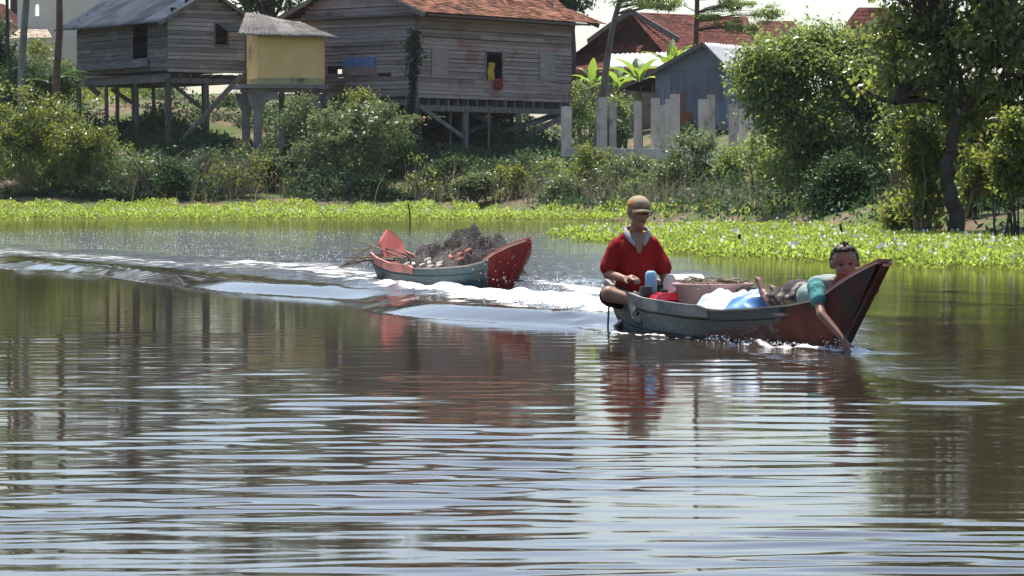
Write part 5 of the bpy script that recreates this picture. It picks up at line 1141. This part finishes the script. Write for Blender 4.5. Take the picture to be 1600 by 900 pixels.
def head_shapes(mb, c, s, R, child=False):
    """head facing local +x, c = centre, s = scale (1 = adult)"""
    c = Vector(c); q = lambda x, y, z: c + R @ Vector((x, y, z)) * s
    mb.ell(q(-.012, 0, .025), (.098 * s, .077 * s, .092 * s), 18, 12, M=R); mb.ell(q(.018, 0, -.035 if not child else -.02), (.070 * s, .060 * s, (.080 if not child else .066) * s), 16, 10, M=R)
    if child:
        mb.ell(q(.030, 0, -.040), (.060 * s, .062 * s, .058 * s), 16, 10, M=R); mb.ell(q(.064, 0, -.074), (.020 * s, .026 * s, .018 * s), M=R)
        for y in (-1, 1): mb.ell(q(.055, y * .036, -.040), (.030 * s, .028 * s, .028 * s), M=R); mb.ell(q(-.005, y * .078, -.004), (.022 * s, .012 * s, .030 * s), 10, 8, M=R)
        mb.ell(q(.090, 0, -.022), (.014 * s, .017 * s, .012 * s), 10, 8, M=R); mb.caps(q(.084, -.016, -.055), q(.084, .016, -.055), .009 * s, .009 * s, 8)
        return q
    mb.ell(q(.062, 0, -.085), (.024 * s, .028 * s, .022 * s), M=R)                                    # chin
    mb.caps(q(.082, 0, .022), q(.104, 0, -.018), .010 * s, .016 * s, 8); mb.ell(q(.094, .014, -.022), (.011 * s,) * 3, 8, 6); mb.ell(q(.094, -.014, -.022), (.011 * s,) * 3, 8, 6)
    mb.caps(q(.078, -.045, .030), q(.078, .045, .030), .014 * s, .014 * s, 8)                          # brow
    for y in (-1, 1):
        mb.ell(q(.056, y * .045, -.012), (.028 * s, .024 * s, .022 * s), M=R); mb.ell(q(-.005, y * .078, -.004), (.022 * s, .010 * s, .032 * s), 10, 8, M=R)
    mb.caps(q(.083, -.02, -.050), q(.083, .02, -.050), .010 * s, .010 * s, 8); mb.caps(q(.080, -.017, -.062), q(.080, .017, -.062), .010 * s, .010 * s, 8)
    return q
def face_parts(t, q, s, R, lipm, child=False):
    for y in (-1, 1):
        mb = MB(); mb.ell(q(.078, y * .030, .006), (.011 * s, .0145 * s, .0055 * s), 10, 6, M=R); mb.build('eye', MT['eye_dark'], t)
        if child: continue
        mb = MB(); mb.caps(q(.093, y * .014, .032), q(.083, y * .050, .034), .0055 * s, .004 * s, 6); mb.build('eyebrow', MT['hair'], t)
    mb = MB(); mb.caps(q(.090, -.022, -.056), q(.090, .022, -.056), .0065 * s, .0065 * s, 6); mb.build('mouth', lipm, t)
def hand_shapes(mb, wrist, dirv, palmn, s=1, curl=.6, side=1):
    """palm with four fingers and a thumb; dirv along the hand, palmn palm normal"""
    wv = Vector(wrist); d = Vector(dirv).normalized(); n = Vector(palmn); n = (n - d * n.dot(d)).normalized(); w_ = d.cross(n) * side
    L = .085 * s; mb.caps(wv, wv + d * L * .8, .026 * s, .030 * s, 8)
    for k in (-1, 1): mb.caps(wv + w_ * k * .012 * s, wv + d * L * .9 + w_ * k * .026 * s, .020 * s, .016 * s, 8)
    for k, ln in enumerate((.068, .078, .073, .058)):
        b = wv + d * L + w_ * (-.030 + .020 * k) * s; p1 = b + (d * math.cos(curl * .5) + n * math.sin(curl * .5)) * ln * .5 * s; p2 = p1 + (d * math.cos(curl * 1.4) + n * math.sin(curl * 1.4)) * ln * .5 * s
        mb.caps(b - d * .01 * s, p1, .0100 * s, .0092 * s, 7); mb.caps(p1, p2, .0092 * s, .0075 * s, 7)
    b = wv + d * .025 * s - w_ * .03 * s; p1 = b + (d * .6 - w_ * .6 + n * .35).normalized() * .04 * s; p2 = p1 + (d * .8 - w_ * .1 + n * .5).normalized() * .032 * s
    mb.caps(b, p1, .013 * s, .0115 * s, 7); mb.caps(p1, p2, .0115 * s, .009 * s, 7)
MT['skin_man'] = mat('brown_skin', (.235, .118, .076), (.285, .148, .098), 9, rough=.5, spec=.4)
MT['skin_child'] = mat('brown_skin_child', (.175, .083, .055), (.21, .104, .070), 9, rough=.5, spec=.4)
MT['lip_man'] = mat('lip_man', (.10, .038, .030)); MT['lip_child'] = mat('lip_child', (.13, .045, .038))
MT['eye_dark'] = mat('eye_dark', (.012, .010, .010), rough=.2); MT['hair'] = mat('black_hair', (.010, .008, .007), (.035, .025, .018), 30, (1, 1, .3), rough=.65, spec=.25, bump=.6)
MT['red_shirt'] = mat('red_polo_cloth', (.27, .014, .013), (.33, .020, .017), 3, rough=.9, spec=.15, transl=.12, bump=.3)
MT['collar'] = mat('grey_collar_cloth', (.27, .265, .275), (.33, .325, .33), 20, rough=.9)
MT['shorts'] = mat('dark_shorts_cloth', (.022, .018, .020), (.04, .032, .03), 5, rough=.95)
MT['cap'] = mat('camouflage_cap', (.36, .285, .185), (.18, .145, .095), 11, rough=.9, c3=(.42, .19, .05), s3=7, t3=(.56, .62))
# ---- man, sitting cross legged in the stern
mx, my, mz = .16, -.10, .155
man = lthing('person', 'person in red polo shirt and camouflage cap sitting cross legged in the front boat', 'person', boat1, A1, (mx, my, mz), extra=math.radians(-12))
man['base_'] = (0, 0, 0)
HR = rotm(math.radians(9), math.radians(4), math.radians(-3)); HC = (.075, .012, .735)
mb = MB()
mb.ell((0, 0, .11), (.125, .155, .115)); mb.ell((.015, 0, .27), (.112, .132, .14)); mb.ell((.015, 0, .42), (.112, .135, .16)); mb.caps((-.005, -.135, .49), (-.005, .135, .49), .050, .050)
mb.caps((.0, -.07, .52), (.0, .07, .52), .048, .048); mb.caps((.015, 0, .54), (.05, .008, .67), .056, .050)
q = head_shapes(mb, HC, 1.0, HR)
mb.caps((-.005, -.152, .475), (.03, -.218, .27), .048, .040); mb.caps((.03, -.218, .27), (.25, -.125, .235), .042, .027); hand_shapes(mb, (.255, -.12, .235), (.8, .45, .12), (.1, .2, -1), 1.0, .9, 1)
mb.caps((-.005, .152, .475), (.045, .222, .25), .048, .040); mb.caps((.045, .222, .25), (.27, .20, .14), .042, .027); hand_shapes(mb, (.275, .218, .138), (.9, -.2, -.2), (0, -.3, -1), 1.0, .9, -1)
mb.caps((.02, -.10, .085), (.235, -.25, .125), .088, .062); mb.caps((.235, -.25, .125), (.37, -.02, .055), .060, .038); mb.caps((.37, -.02, .045), (.41, .10, .035), .036, .026)
mb.caps((.02, .10, .085), (.25, .285, .11), .088, .062); mb.caps((.25, .285, .11), (.30, .04, .055), .060, .038); mb.caps((.30, .04, .05), (.30, -.10, .035), .036, .026)
fuse(mb, 'body', MT['skin_man'], man, .0085, 4)
face_parts(man, q, 1.0, HR, MT['lip_man'])
mb = MB(); mb.ell((.01, 0, .17), (.135, .160, .15)); mb.ell((.022, 0, .29), (.132, .150, .16)); mb.ell((.022, 0, .42), (.132, .152, .165)); mb.caps((-.005, -.132, .487), (-.005, .132, .487), .068, .068); mb.caps((0, -.075, .525), (.0, .075, .525), .068, .068)
mb.caps((-.005, -.145, .475), (.022, -.208, .325), .064, .072, 14); mb.caps((-.005, .145, .475), (.030, .208, .315), .064, .072, 14)
shirt = fuse(mb, 'shirt', MT['red_shirt'], man, .010, 5, folds=.009)
mb = MB()                                            # turned down collar with an open front
for sgn in (-1, 1):
    ring = [(-.055, 0), (-.04, .055), (.01, .083), (.06, .075), (.105, .048), (.135, .022)]; zt = [.612, .612, .605, .585, .545, .485]; zl = [.565, .562, .548, .520, .478, .440]; wo = [.006, .010, .014, .016, .015, .006]
    vs, fs = [], []
    for (x_, y_), z1, z0, w_ in zip(ring, zt, zl, wo): vs += [(x_ + .012, sgn * (y_ * .95 + .004), z1 + .025), (x_ + (.022 if x_ > 0 else -.012) + .018, sgn * (y_ + w_ + .008), z0 + .040)]
    for i in range(len(ring) - 1): fs.append((i * 2, i * 2 + 1, i * 2 + 3, i * 2 + 2))
    mb.add(vs, fs)
cl = mb.build('collar', MT['collar'], man, smooth=True); s_ = cl.modifiers.new('sol', 'SOLIDIFY'); s_.thickness = .007
mb = MB(); mb.add([(.128, -.040, .535), (.128, .040, .535), (.150, .014, .43), (.150, -.014, .43), (.09, -.05, .575), (.09, .05, .575)], [(0, 1, 2, 3), (4, 5, 1, 0)]); 
pl_ = mb.build('shirt_opening', MT['skin_man'], man); s_ = pl_.modifiers.new('sol', 'SOLIDIFY'); s_.thickness = .02
mb = MB(); mb.ell((0, 0, .105), (.14, .178, .112)); mb.caps((.02, -.10, .09), (.165, -.225, .108), .100, .088); mb.caps((.02, .10, .09), (.175, .225, .105), .100, .088); fuse(mb, 'shorts', MT['shorts'], man, .010, 4)
mb = MB(); Rq = HR; c = q(-.012, 0, .055)
mb.ell(c, (.108, .088, .080), 22, 10, M=Rq, z0=-.12, z1=1); cap = mb.build('cap', MT['cap'], man, smooth=True)
mb = MB(); vs, fs = [], []
for i in range(9):                                   # curved brim
    a = math.radians(-62 + 124 * i / 8); yy = math.sin(a); r0 = (.100 * math.cos(a) - .012, .084 * yy); ext = .075 * math.cos(a * .95) ** .7
    zc_ = .045 - .018 * yy * yy
    vs += [q(r0[0], r0[1], zc_), q(r0[0] + ext, r0[1] * 1.05, zc_ - .022 - .008 * yy * yy)]
for i in range(8): fs.append((i * 2, i * 2 + 1, i * 2 + 3, i * 2 + 2))
mb.add(vs, fs); br = mb.build('brim', MT['cap'], cap, org=(0, 0, 0), smooth=True); s_ = br.modifiers.new('sol', 'SOLIDIFY'); s_.thickness = .008
mb = MB(); mb.ell(q(-.035, 0, .01), (.078, .080, .075), 18, 10, M=HR); mb.build('hair', MT['hair'], man, smooth=True)
# ---- child lying on the bow deck
ch = lthing('person', 'child with dark hair lying on the front boat, one arm trailing in the water', 'person', boat1, A1, (2.6, .05, .235))
CR = rotm(math.radians(-24), math.radians(6), math.radians(4)); CC = (3.42, .02, .580)
mb = MB()
mb.ell((2.66, .06, .335), (.13, .115, .085)); mb.ell((2.86, .06, .33), (.15, .105, .085)); mb.ell((3.10, .05, .375), (.17, .115, .10), M=rotm(0, -.35)); mb.caps((3.25, -.095, .435), (3.25, .155, .435), .050, .050)
mb.caps((3.26, .045, .43), (3.375, .03, .51), .044, .040)
q2 = head_shapes(mb, CC, 1.10, CR, True)
mb.caps((3.27, -.12, .43), (3.50, -.195, .245), .040, .032); mb.caps((3.50, -.195, .245), (3.70, -.13, .085), .032, .022); hand_shapes(mb, (3.702, -.129, .08), (.28, .12, -.9), (.8, .3, .2), .82, .35, 1)
mb.caps((3.26, .175, .42), (3.50, .205, .405), .040, .032); mb.caps((3.50, .205, .405), (3.53, .02, .42), .032, .022); hand_shapes(mb, (3.53, .012, .424), (-.05, -.9, .2), (-.8, 0, .3), .75, 1.5, 1)
for y, fx, fz, kx in ((.02, 2.15, .345, 2.30), (.125, 2.17, .285, 2.33)):
    mb.caps((2.62, y, .32), (kx + .02, y, .285), .068, .048); mb.caps((kx + .02, y, .285), (fx + .03, y, fz - .02), .047, .028); mb.caps((fx + .03, y, fz - .02), (fx - .05, y, fz + .085), .030, .022); mb.caps((fx + .04, y, fz - .01), (fx + .035, y, fz - .01), .032, .03)
    for k in range(4): mb.caps((fx - .05, y - .024 + .016 * k, fz + .085), (fx - .062 - .004 * (k == 0), y - .026 + .017 * k, fz + .110 - .005 * k), .011, .009, 7)
fuse(mb, 'body', MT['skin_child'], ch, .0085, 3)
face_parts(ch, q2, 1.10, CR, MT['lip_child'], True)
mb = MB(); mb.ell(q2(-.030, 0, .030), (.106, .093, .096), 20, 12, M=CR); mb.ell(q2(.004, 0, .090), (.074, .074, .022), 16, 8, M=CR); mb.ell(q2(-.050, 0, -.005), (.076, .082, .062), 16, 10, M=CR); mb.ell(q2(-.02, .008, .124), (.02, .026, .008), 12, 8, M=CR)
for k in range(34):
    a = RNG.uniform(0, 6.28)
    if k % 5 == 0: mb.caps(q2(-.02 + .02 * math.cos(a), .02 * math.sin(a), .115), q2(-.02 + .05 * math.cos(a), .055 * math.sin(a), .145 + RNG.uniform(-.02, .01)), .008, .004, 5)
    a = RNG.uniform(-1.5, 1.5) + math.pi; mb.caps(q2(-.02 + .085 * math.cos(a), .083 * math.sin(a), .03), q2(-.02 + .09 * math.cos(a), .096 * math.sin(a), -.03 + RNG.uniform(-.03, .05)), .008, .003, 5)
fuse(mb, 'hair', MT['hair'], ch, .008, 1, folds=.010, fs=42)
MT['blouse'] = mat('pale_blouse', (.34, .39, .365), (.24, .31, .295), 4, rough=.9, transl=.15, c3=(.20, .29, .27), s3=3)
MT['teal_sleeve'] = mat('teal_cloth', (.065, .235, .225), (.10, .31, .29), 8, rough=.9, transl=.2)
MT['skirt'] = mat('patterned_dark_skirt', (.035, .028, .032), (.06, .05, .05), 4, rough=.95, c3=(.30, .25, .22), s3=9, t3=(.54, .58))
mb = MB(); mb.ell((2.88, .06, .34), (.17, .125, .098)); mb.ell((3.10, .05, .38), (.185, .135, .115), M=rotm(0, -.35)); mb.caps((3.235, -.10, .430), (3.235, .165, .430), .066, .066); mb.caps((3.25, .175, .422), (3.37, .19, .412), .060, .052); fuse(mb, 'blouse', MT['blouse'], ch, .009, 4, folds=.007)
mb = MB(); mb.ell((3.33, -.145, .40), (.07, .055, .062), M=rotm(0, .5)); mb.caps((3.28, -.125, .43), (3.40, -.165, .340), .054, .058); fuse(mb, 'sleeve', MT['teal_sleeve'], ch, .008, 3, folds=.007, fs=24)
mb = MB(); mb.ell((2.66, .06, .345), (.165, .145, .11)); mb.caps((2.60, .01, .33), (2.39, .02, .30), .095, .07); mb.caps((2.60, .125, .33), (2.42, .125, .30), .09, .068); mb.ell((2.78, .06, .35), (.10, .13, .10))
for k in range(8): mb.caps((2.45 + .05 * k, -.08, .33), (2.47 + .05 * k, .20, .40 + .02 * math.sin(k * 2.1)), .022, .018, 7)
fuse(mb, 'skirt', MT['skirt'], ch, .010, 2)
# ------------------------------------------------------------------ cargo of the front boat
MT['red_gloss'] = mat('red_enamel', (.42, .012, .03), (.48, .018, .036), 2, rough=.28, spec=.6, coat=.4)
MT['black_iron'] = mat('black_engine_metal', (.016, .016, .018), (.04, .04, .042), 8, rough=.45, spec=.5)
MT['grey_iron'] = mat('grey_engine_metal', (.22, .22, .22), (.34, .34, .33), 8, rough=.4, metal=.6)
MT['cream'] = mat('cream_plastic', (.60, .57, .50), (.68, .65, .58), 4, rough=.45, spec=.5)
MT['sky_plastic'] = mat('light_blue_plastic', (.28, .52, .70), (.34, .60, .78), 4, rough=.4, spec=.5, transl=.25)
MT['basin'] = mat('faded_pink_plastic', (.42, .24, .215), (.50, .30, .27), 2, rough=.55, spec=.4, c3=(.36, .22, .21), s3=2)
ex, ey, ez = .64, -.14, .0
en = lthing('boat_engine', 'small motor with red fuel tank and cream cover in front of the man', 'engine', boat1, A1, (ex, ey, .02))
def rbox(mb, x0, x1, y0, y1, z0, z1, b=.02, tint=None):
    """box with chamfered edges"""
    xs_ = (x0, x0 + b, x1 - b, x1); vs, fs = [], []
    def ring(z, ins): return [(x0 + ins, y0 + b, z), (x0 + b, y0 + ins, z), (x1 - b, y0 + ins, z), (x1 - ins, y0 + b, z), (x1 - ins, y1 - b, z), (x1 - b, y1 - ins, z), (x0 + b, y1 - ins, z), (x0 + ins, y1 - b, z)]
    for z, ins in ((z0, b * .7), (z0 + b, 0), (z1 - b, 0), (z1, b * .7)): vs += ring(z, ins)
    for j in range(3):
        for i in range(8): fs.append((j * 8 + i, j * 8 + (i + 1) % 8, (j + 1) * 8 + (i + 1) % 8, (j + 1) * 8 + i))
    fs.append(tuple(range(7, -1, -1))); fs.append(tuple(24 + i for i in range(8))); mb.add(vs, fs, tint)
mb = MB(); rbox(mb, ex + .10, ex + .30, ey - .12, ey + .22, .10, .285, .035); rbox(mb, ex + .13, ex + .27, ey - .07, ey + .16, .27, .305, .02); mb.build('fuel_tank', MT['red_gloss'], en)
mb = MB(); mb.tube([(ex + .2, ey - .02, .30), (ex + .2, ey - .02, .325)], .03, 12); mb.build('fuel_cap', MT['black_iron'], en)
mb = MB(); rbox(mb, ex - .08, ex + .09, ey - .15, ey + .0, .06, .30, .02)
for k in range(7): rbox(mb, ex - .10, ex + .105, ey - .15, ey + .02, .12 + k * .026, .130 + k * .026, .004)
mb.tube([(ex - .02, ey - .12, .2), (ex - .02, ey - .165, .2)], .075, 16); mb.tube([(ex + .05, ey - .1, .29), (ex + .05, ey - .10, .345)], [.055, .045], 12); mb.build('cylinder', MT['black_iron'], en)
mb = MB(); mb.tube([(ex - .10, ey - .13, .10), (ex - .13, ey - .15, .20), (ex - .08, ey - .13, .30)], .016, 8); mb.tube([(ex - .02, ey - .166, .2), (ex - .02, ey - .174, .2)], .05, 14); mb.tube([(ex - .1, ey, .16), (ex - .5, ey - .02, .09), (ex - .85, ey - .03, -.05)], .022, 8); mb.build('shaft', MT['grey_iron'], en)
mb = MB(); mb.prism([(ex + .02, ey + .06, .30), (ex + .24, ey + .06, .30), (ex + .24, ey + .06, .40), (ex + .19, ey + .06, .435), (ex + .07, ey + .06, .435), (ex + .02, ey + .06, .39)], (0, .24, 0)); mb.build('air_cover', MT['cream'], en)
mb = MB(); mb.tube([(ex + .245, ey + .18, .345), (ex + .252, ey + .18, .345)], .04, 14); mb.tube([(ex + .1, ey + .2, .28), (ex + .16, ey + .34, .26)], .05, 12); mb.build('muffler', MT['black_iron'], en)
mb = MB(); mb.lathe((ex - .04, ey - .02, .30), [(.0, 0), (.042, 0), (.044, .01), (.044, .12), (.040, .145), (.026, .158), (.0, .16)], 16); lmesh(mb, 'bottle', MT['sky_plastic'], 'light blue plastic bottle standing on the motor in front of the man', 'bottle', boat1, A1, (ex - .04, ey - .02, .30), True)
# basin with twigs
bx, by = 1.17, .09
bs = lthing('basin', 'wide faded pink plastic basin full of dry twigs behind the blue tarp', 'basin', boat1, A1, (bx, by, .08))
bs['label'] = 'wide faded pink plastic basin full of dry twigs in the middle of the front boat'
mb = MB(); mb.lathe((bx, by, .08), [(0, 0), (.20, 0), (.215, .015), (.275, .27), (.300, .285), (.302, .300), (.288, .302), (.266, .285), (.205, .025), (0, .02)], 40); mb.build('tub', MT['basin'], bs, smooth=True)
mb = MB(); rr_ = random.Random(12)
for k in range(110):
    a = rr_.uniform(0, 6.28); rd = .25 * math.sqrt(rr_.random()); c = Vector((bx + rd * math.cos(a), by + rd * math.sin(a), .355 + rr_.uniform(-.02, .045))); d = Vector((rr_.uniform(-1, 1), rr_.uniform(-1, 1), rr_.uniform(-.12, .25))).normalized() * rr_.uniform(.06, .15)
    mb.tint = rr_.random(); mb.tube([c - d, c + Vector((0, 0, rr_.uniform(-.01, .02))), c + d], [.006, .006, .003], 5)
mb.ell((bx, by, .30), (.25, .25, .06), 20, 6)
lmesh(mb, 'twig_pile', MT['twig'], 'heap of dry brown twigs filling the pink basin', 'twigs', boat1, A1, (bx, by, .34))
# blue and white tarp: crumpled sheet
def crumple(name, label, cat, m, c, rx, ry, h, seed, boat, ang, n=46, amp=.035, ex_=2.4):
    r = np.random.default_rng(seed); uu = np.linspace(-1, 1, n); X, Y = np.meshgrid(uu, uu); rad = np.sqrt(X ** 2 + Y ** 2)
    Zz = h * np.clip(1 - np.abs(X) ** ex_, 0, 1) * np.clip(1 - np.abs(Y) ** ex_, 0, 1)
    nz = noise2(X * rx, Y * ry, 10, .18, .6, seed + 1); ridged = 1 - np.abs(noise2(X * rx, Y * ry, 8, .16, .5, seed + 2)); Zz = Zz + amp * (.6 * nz + .8 * ridged) * np.clip(1.15 - rad ** 2 * .5, .2, 1)
    V = np.stack([c[0] + X * rx, c[1] + Y * ry, c[2] + Zz], -1).reshape(-1, 3)
    o = np_mesh(name, V, grid_faces(n, n), m, org=c, smooth=True); o.location = Local(boat, ang, c).world(); o.rotation_euler = (0, 0, ang); s_ = o.modifiers.new('sol', 'SOLIDIFY'); s_.thickness = .006; return tag(o, label, cat)
MT['tarp'] = mat('blue_white_tarp', (.74, .80, .85), (.60, .72, .84), 2, rough=.4, spec=.5, transl=.3, c3=(.045, .17, .52), s3=1.9, t3=(.72, .76))
MT['tarp_blue'] = mat('blue_tarp', (.10, .30, .66), (.22, .46, .80), 2, rough=.4, spec=.5, transl=.25, c3=(.62, .74, .86), s3=1.5, t3=(.62, .72))
crumple('plastic_sheet', 'crumpled whitish plastic sheet heaped against the pink basin', 'plastic sheet', MT['tarp'], (1.66, -.01, .13), .32, .29, .20, 5, boat1, A1)
crumple('tarp', 'crumpled bright blue tarp by the feet of the lying child', 'tarp', MT['tarp_blue'], (2.0, .04, .13), .22, .25, .20, 9, boat1, A1)
MT['net_dark'] = mat('dark_net', (.030, .028, .027), (.07, .062, .056), 9, rough=.95, c3=(.14, .11, .09), s3=3, t3=(.56, .68), bump=.8)
# ------------------------------------------------------------------ cargo of the far boat
def net_material():
    m, nt, out = new_mat('fishing_net'); L = nt.links.new
    b = N(nt, 'BsdfPrincipled', Roughness=.9); tc = N(nt, 'TexCoord'); no = N(nt, 'TexNoise', Scale=4, Detail=5); L(tc.outputs['Object'], no.inputs['Vector'])
    L(mixc(nt, ramp(nt, no.outputs[0], .38, .62), (.055, .048, .044), (.150, .125, .110)), b.inputs['Base Color']); n2 = N(nt, 'TexVoronoi', Scale=55); L(tc.outputs['Object'], n2.inputs['Vector'])
    bm = N(nt, 'Bump', Strength=1, Distance=.03); L(n2.outputs[0], bm.inputs['Height']); L(bm.outputs[0], b.inputs['Normal']); L(b.outputs[0], out.inputs[0]); return m
MT['net'] = net_material()
nets = lthing('fishing_net', 'high dark heap of fishing net piled in the far boat', 'fishing net', boat2, A2, (1.5, 0, .2))
def net_mound(c, rx, ry, h, seed, n=60):
    uu = np.linspace(-1, 1, n); X, Y = np.meshgrid(uu, uu); rad = np.sqrt(X ** 2 + Y ** 2); Zz = h * np.clip(1 - rad ** 2.2, 0, 1) + .05 * noise2(X * rx, Y * ry, 14, .10, .6, seed) * np.clip(1.2 - rad, 0, 1)
    V = np.stack([c[0] + X * rx, c[1] + Y * ry, c[2] + Zz], -1).reshape(-1, 3); return V, grid_faces(n, n)
for i, (c, rx, ry, h) in enumerate((((1.30, .02, .14), .75, .33, .36), ((1.95, .06, .16), .60, .33, .43), ((2.45, .05, .14), .48, .31, .36), ((.75, .0, .14), .5, .28, .22))):
    V_, F_ = net_mound(c, rx, ry, h, 60 + i); np_mesh('net_fold', V_, F_, MT['net'], nets, org=(1.5, 0, .2), smooth=True)
mb = MB(); rr_ = random.Random(5)
for k in range(120):                                  # loose loops of twine standing off the heap
    x_ = rr_.uniform(.5, 2.85); y_ = rr_.uniform(-.24, .26); top = .2 + .28 * max(0, 1 - ((x_ - 1.75) / 1.35) ** 2) * (1 - (y_ / .42) ** 2); c = Vector((x_, y_, top + rr_.uniform(-.06, .02))); a = rr_.uniform(0, 3.14); rd = rr_.uniform(.03, .10)
    d = Vector((math.cos(a), math.sin(a), 0)); pts = [c + d * rd * math.cos(t_) + Zv * rd * .8 * math.sin(t_) for t_ in np.linspace(0, rr_.uniform(2.2, 4.5), 8)]
    mb.tint = rr_.random(); mb.tube(pts, .0025, 4, cap=False)
tag(mb.build('twine', MT['net_dark'], nets), kind='stuff')
# light mesh drape: thin translucent veil of net over the fore part
def veil_mat():
    m, nt, out = new_mat('net_veil'); L = nt.links.new; b = N(nt, 'BsdfDiffuse'); b.inputs[0].default_value = (.09, .075, .065, 1); t = N(nt, 'BsdfTransparent'); mx = N(nt, 'MixShader')
    tc = N(nt, 'TexCoord'); n2 = N(nt, 'TexNoise', Scale=70, Detail=2); L(tc.outputs['Object'], n2.inputs['Vector']); L(ramp(nt, n2.outputs[0], .45, .58), mx.inputs[0]); L(t.outputs[0], mx.inputs[1]); L(b.outputs[0], mx.inputs[2]); L(mx.outputs[0], out.inputs[0]); return m
MT['veil'] = veil_mat()
for i, (c, rx, ry, h) in enumerate((((2.40, .08, .2), .62, .34, .36), ((1.85, .08, .2), .42, .30, .42))):
    V_, F_ = net_mound(c, rx, ry, h, 80 + i, 50); np_mesh('net_veil', V_, F_, MT['veil'], nets, org=(1.5, 0, .2), smooth=True)
MT['float_pale'] = mat('pale_foam_float', (.60, .50, .40), (.72, .64, .54), 5, rough=.8); MT['float_red'] = mat('faded_red_float', (.46, .15, .11), (.55, .22, .17), 5, rough=.8)
mb = None
for i, (x_, y_, z_, red) in enumerate(((1.25, -.27, .275, 0), (1.52, -.28, .27, 0), (1.70, -.275, .30, 0), (1.95, -.26, .30, 0), (2.0, -.285, .275, 0), (1.78, -.29, .26, 0), (1.05, -.26, .27, 0), (1.6, -.25, .33, 0), (2.3, -.18, .40, 1), (2.42, -.14, .44, 1), (2.36, -.20, .35, 1), (2.15, -.22, .37, 1))):
    mb = MB(); a = rr_.uniform(0, 3); d = Vector((math.cos(a), math.sin(a) * .4, .2)) * .035; mb.caps(Vector((x_, y_, z_)) - d, Vector((x_, y_, z_)) + d, .022, .02, 10)
    lmesh(mb, 'net_float', MT['float_red'] if red else MT['float_pale'], 'faded red net float lying on the net heap of the far boat' if red else 'pale cylindrical net float among the dark nets along the near side of the far boat', 'net float', boat2, A2, (x_, y_, z_), True, group='red net floats' if red else 'pale net floats')
mb = MB(); mb.tube([(.62, .05, .2), (.62, .05, .53)], [.022, .018], 8); lmesh(mb, 'short_post', MT['cream'], 'short whitish post standing in the stern of the far boat', 'post', boat2, A2, (.62, .05, .2))
for i, (a_, b_, rd, lb) in enumerate((((.35, -.12, .30), (-.62, -.42, .20), .018, 'lowest crooked branch sticking out over the stern of the far boat'), ((.5, -.05, .32), (-.55, -.38, .31), .014, 'pale straight stick above the lowest branch at the stern of the far boat'), ((.45, -.0, .33), (-.70, -.28, .37), .012, 'topmost long pale stick reaching out behind the far boat'), ((.3, .0, .30), (-.20, -.36, .50), .012, 'short upright twig beside the faded red stern board'), ((.4, -.1, .3), (-.35, -.46, .27), .012, 'forked grey twig among the sticks behind the far boat'))):
    r_ = random.Random(i + 3); mb = MB(); mb.tint = r_.random(); q = limb_path(a_, b_, r_, .08, 6); mb.tube(q, [rd * (1 - .6 * k / 6) for k in range(7)], 6)
    for k in (3, 4): mb.tube([q[k], q[k] + Vector((-.10, -.07, .05 * (1 if k == 3 else -1))), q[k] + Vector((-.2, -.10, .08 * (1 if k == 3 else -1)))], [rd * .5, rd * .4, rd * .2], 5)
    lmesh(mb, 'stick', MT['twig'], lb, 'stick', boat2, A2, a_)
# ------------------------------------------------------------------ spray thrown up by the hulls and the propeller, and drops standing in for sun sparkle
MT['drops'] = mat('water_drops', (.86, .86, .86), rough=.15, spec=.8, transl=.35)
def spray_sparkle(spec, seed):
    r = np.random.default_rng(seed); Ps, Rs = [], []
    for pts, n, w_, hmax, rad in spec:
        pts = np.array(pts); seg = r.integers(0, len(pts) - 1, n); f = r.random(n)[:, None]; p = pts[seg] * (1 - f) + pts[seg + 1] * f
        p = p + r.normal(0, w_, (n, 2)); z = hmax * r.random(n) ** 2.6; Ps.append(np.column_stack([p, z])); Rs.append(rad * r.uniform(.4, 1.2, n))
    return np.concatenate(Ps), np.concatenate(Rs)
def drops(name, Pn, Rn):
    oct_v = np.array([(1, 0, 0), (-1, 0, 0), (0, 1, 0), (0, -1, 0), (0, 0, 1), (0, 0, -1)], float); of = np.array([(0, 2, 4), (2, 1, 4), (1, 3, 4), (3, 0, 4), (2, 0, 5), (1, 2, 5), (3, 1, 5), (0, 3, 5)])
    V = (Pn[:, None, :] + oct_v[None] * Rn[:, None, None]).reshape(-1, 3); Ft = (np.arange(len(Pn))[:, None, None] * 6 + of[None]).reshape(-1, 3)
    return tag(np_mesh(name, V, Ft, MT['drops'], k=3, smooth=True), kind='stuff')
sp_, sr_ = spray_sparkle([([G(940, 500), G(880, 488), G(780, 474)], 2600, .22, .13, .010), ([G(850, 482), G(740, 471), G(620, 460)], 1500, .22, .07, .010), ([G(830, 463), G(720, 462), G(620, 455)], 700, .10, .06, .009), ([G(812, 462), G(800, 464)], 260, .16, .45, .0075), ([G(835, 462), G(860, 466)], 260, .2, .22, .009),
                  ([G(1110, 533), G(1180, 541), G(1250, 548)], 420, .04, .05, .006), ([G(1300, 548), G(1340, 547)], 240, .05, .09, .006), ([G(600, 452), G(560, 440)], 220, .3, .08, .009), ([G(700, 380), G(820, 372), G(840, 400)], 110, .6, .40, .010), ([G(860, 448), G(930, 470)], 420, .2, .12, .010)], 91)
drops('spray_sparkle', sp_, sr_)
sp_, sr_ = spray_sparkle([([G(520, 420), G(250, 390), G(-40, 372)], 1500, 2.2, .04, .009), ([G(560, 430), G(400, 400)], 800, 1.0, .04, .009), ([G(620, 372), G(300, 362), G(100, 365)], 900, 2.5, .04, .011)], 92)  # white drops added across the wake to imitate sun sparkle
drops('spray_sparkle', sp_, sr_)
for o in bpy.data.objects:
    if 'base_' in o.keys(): del o['base_']
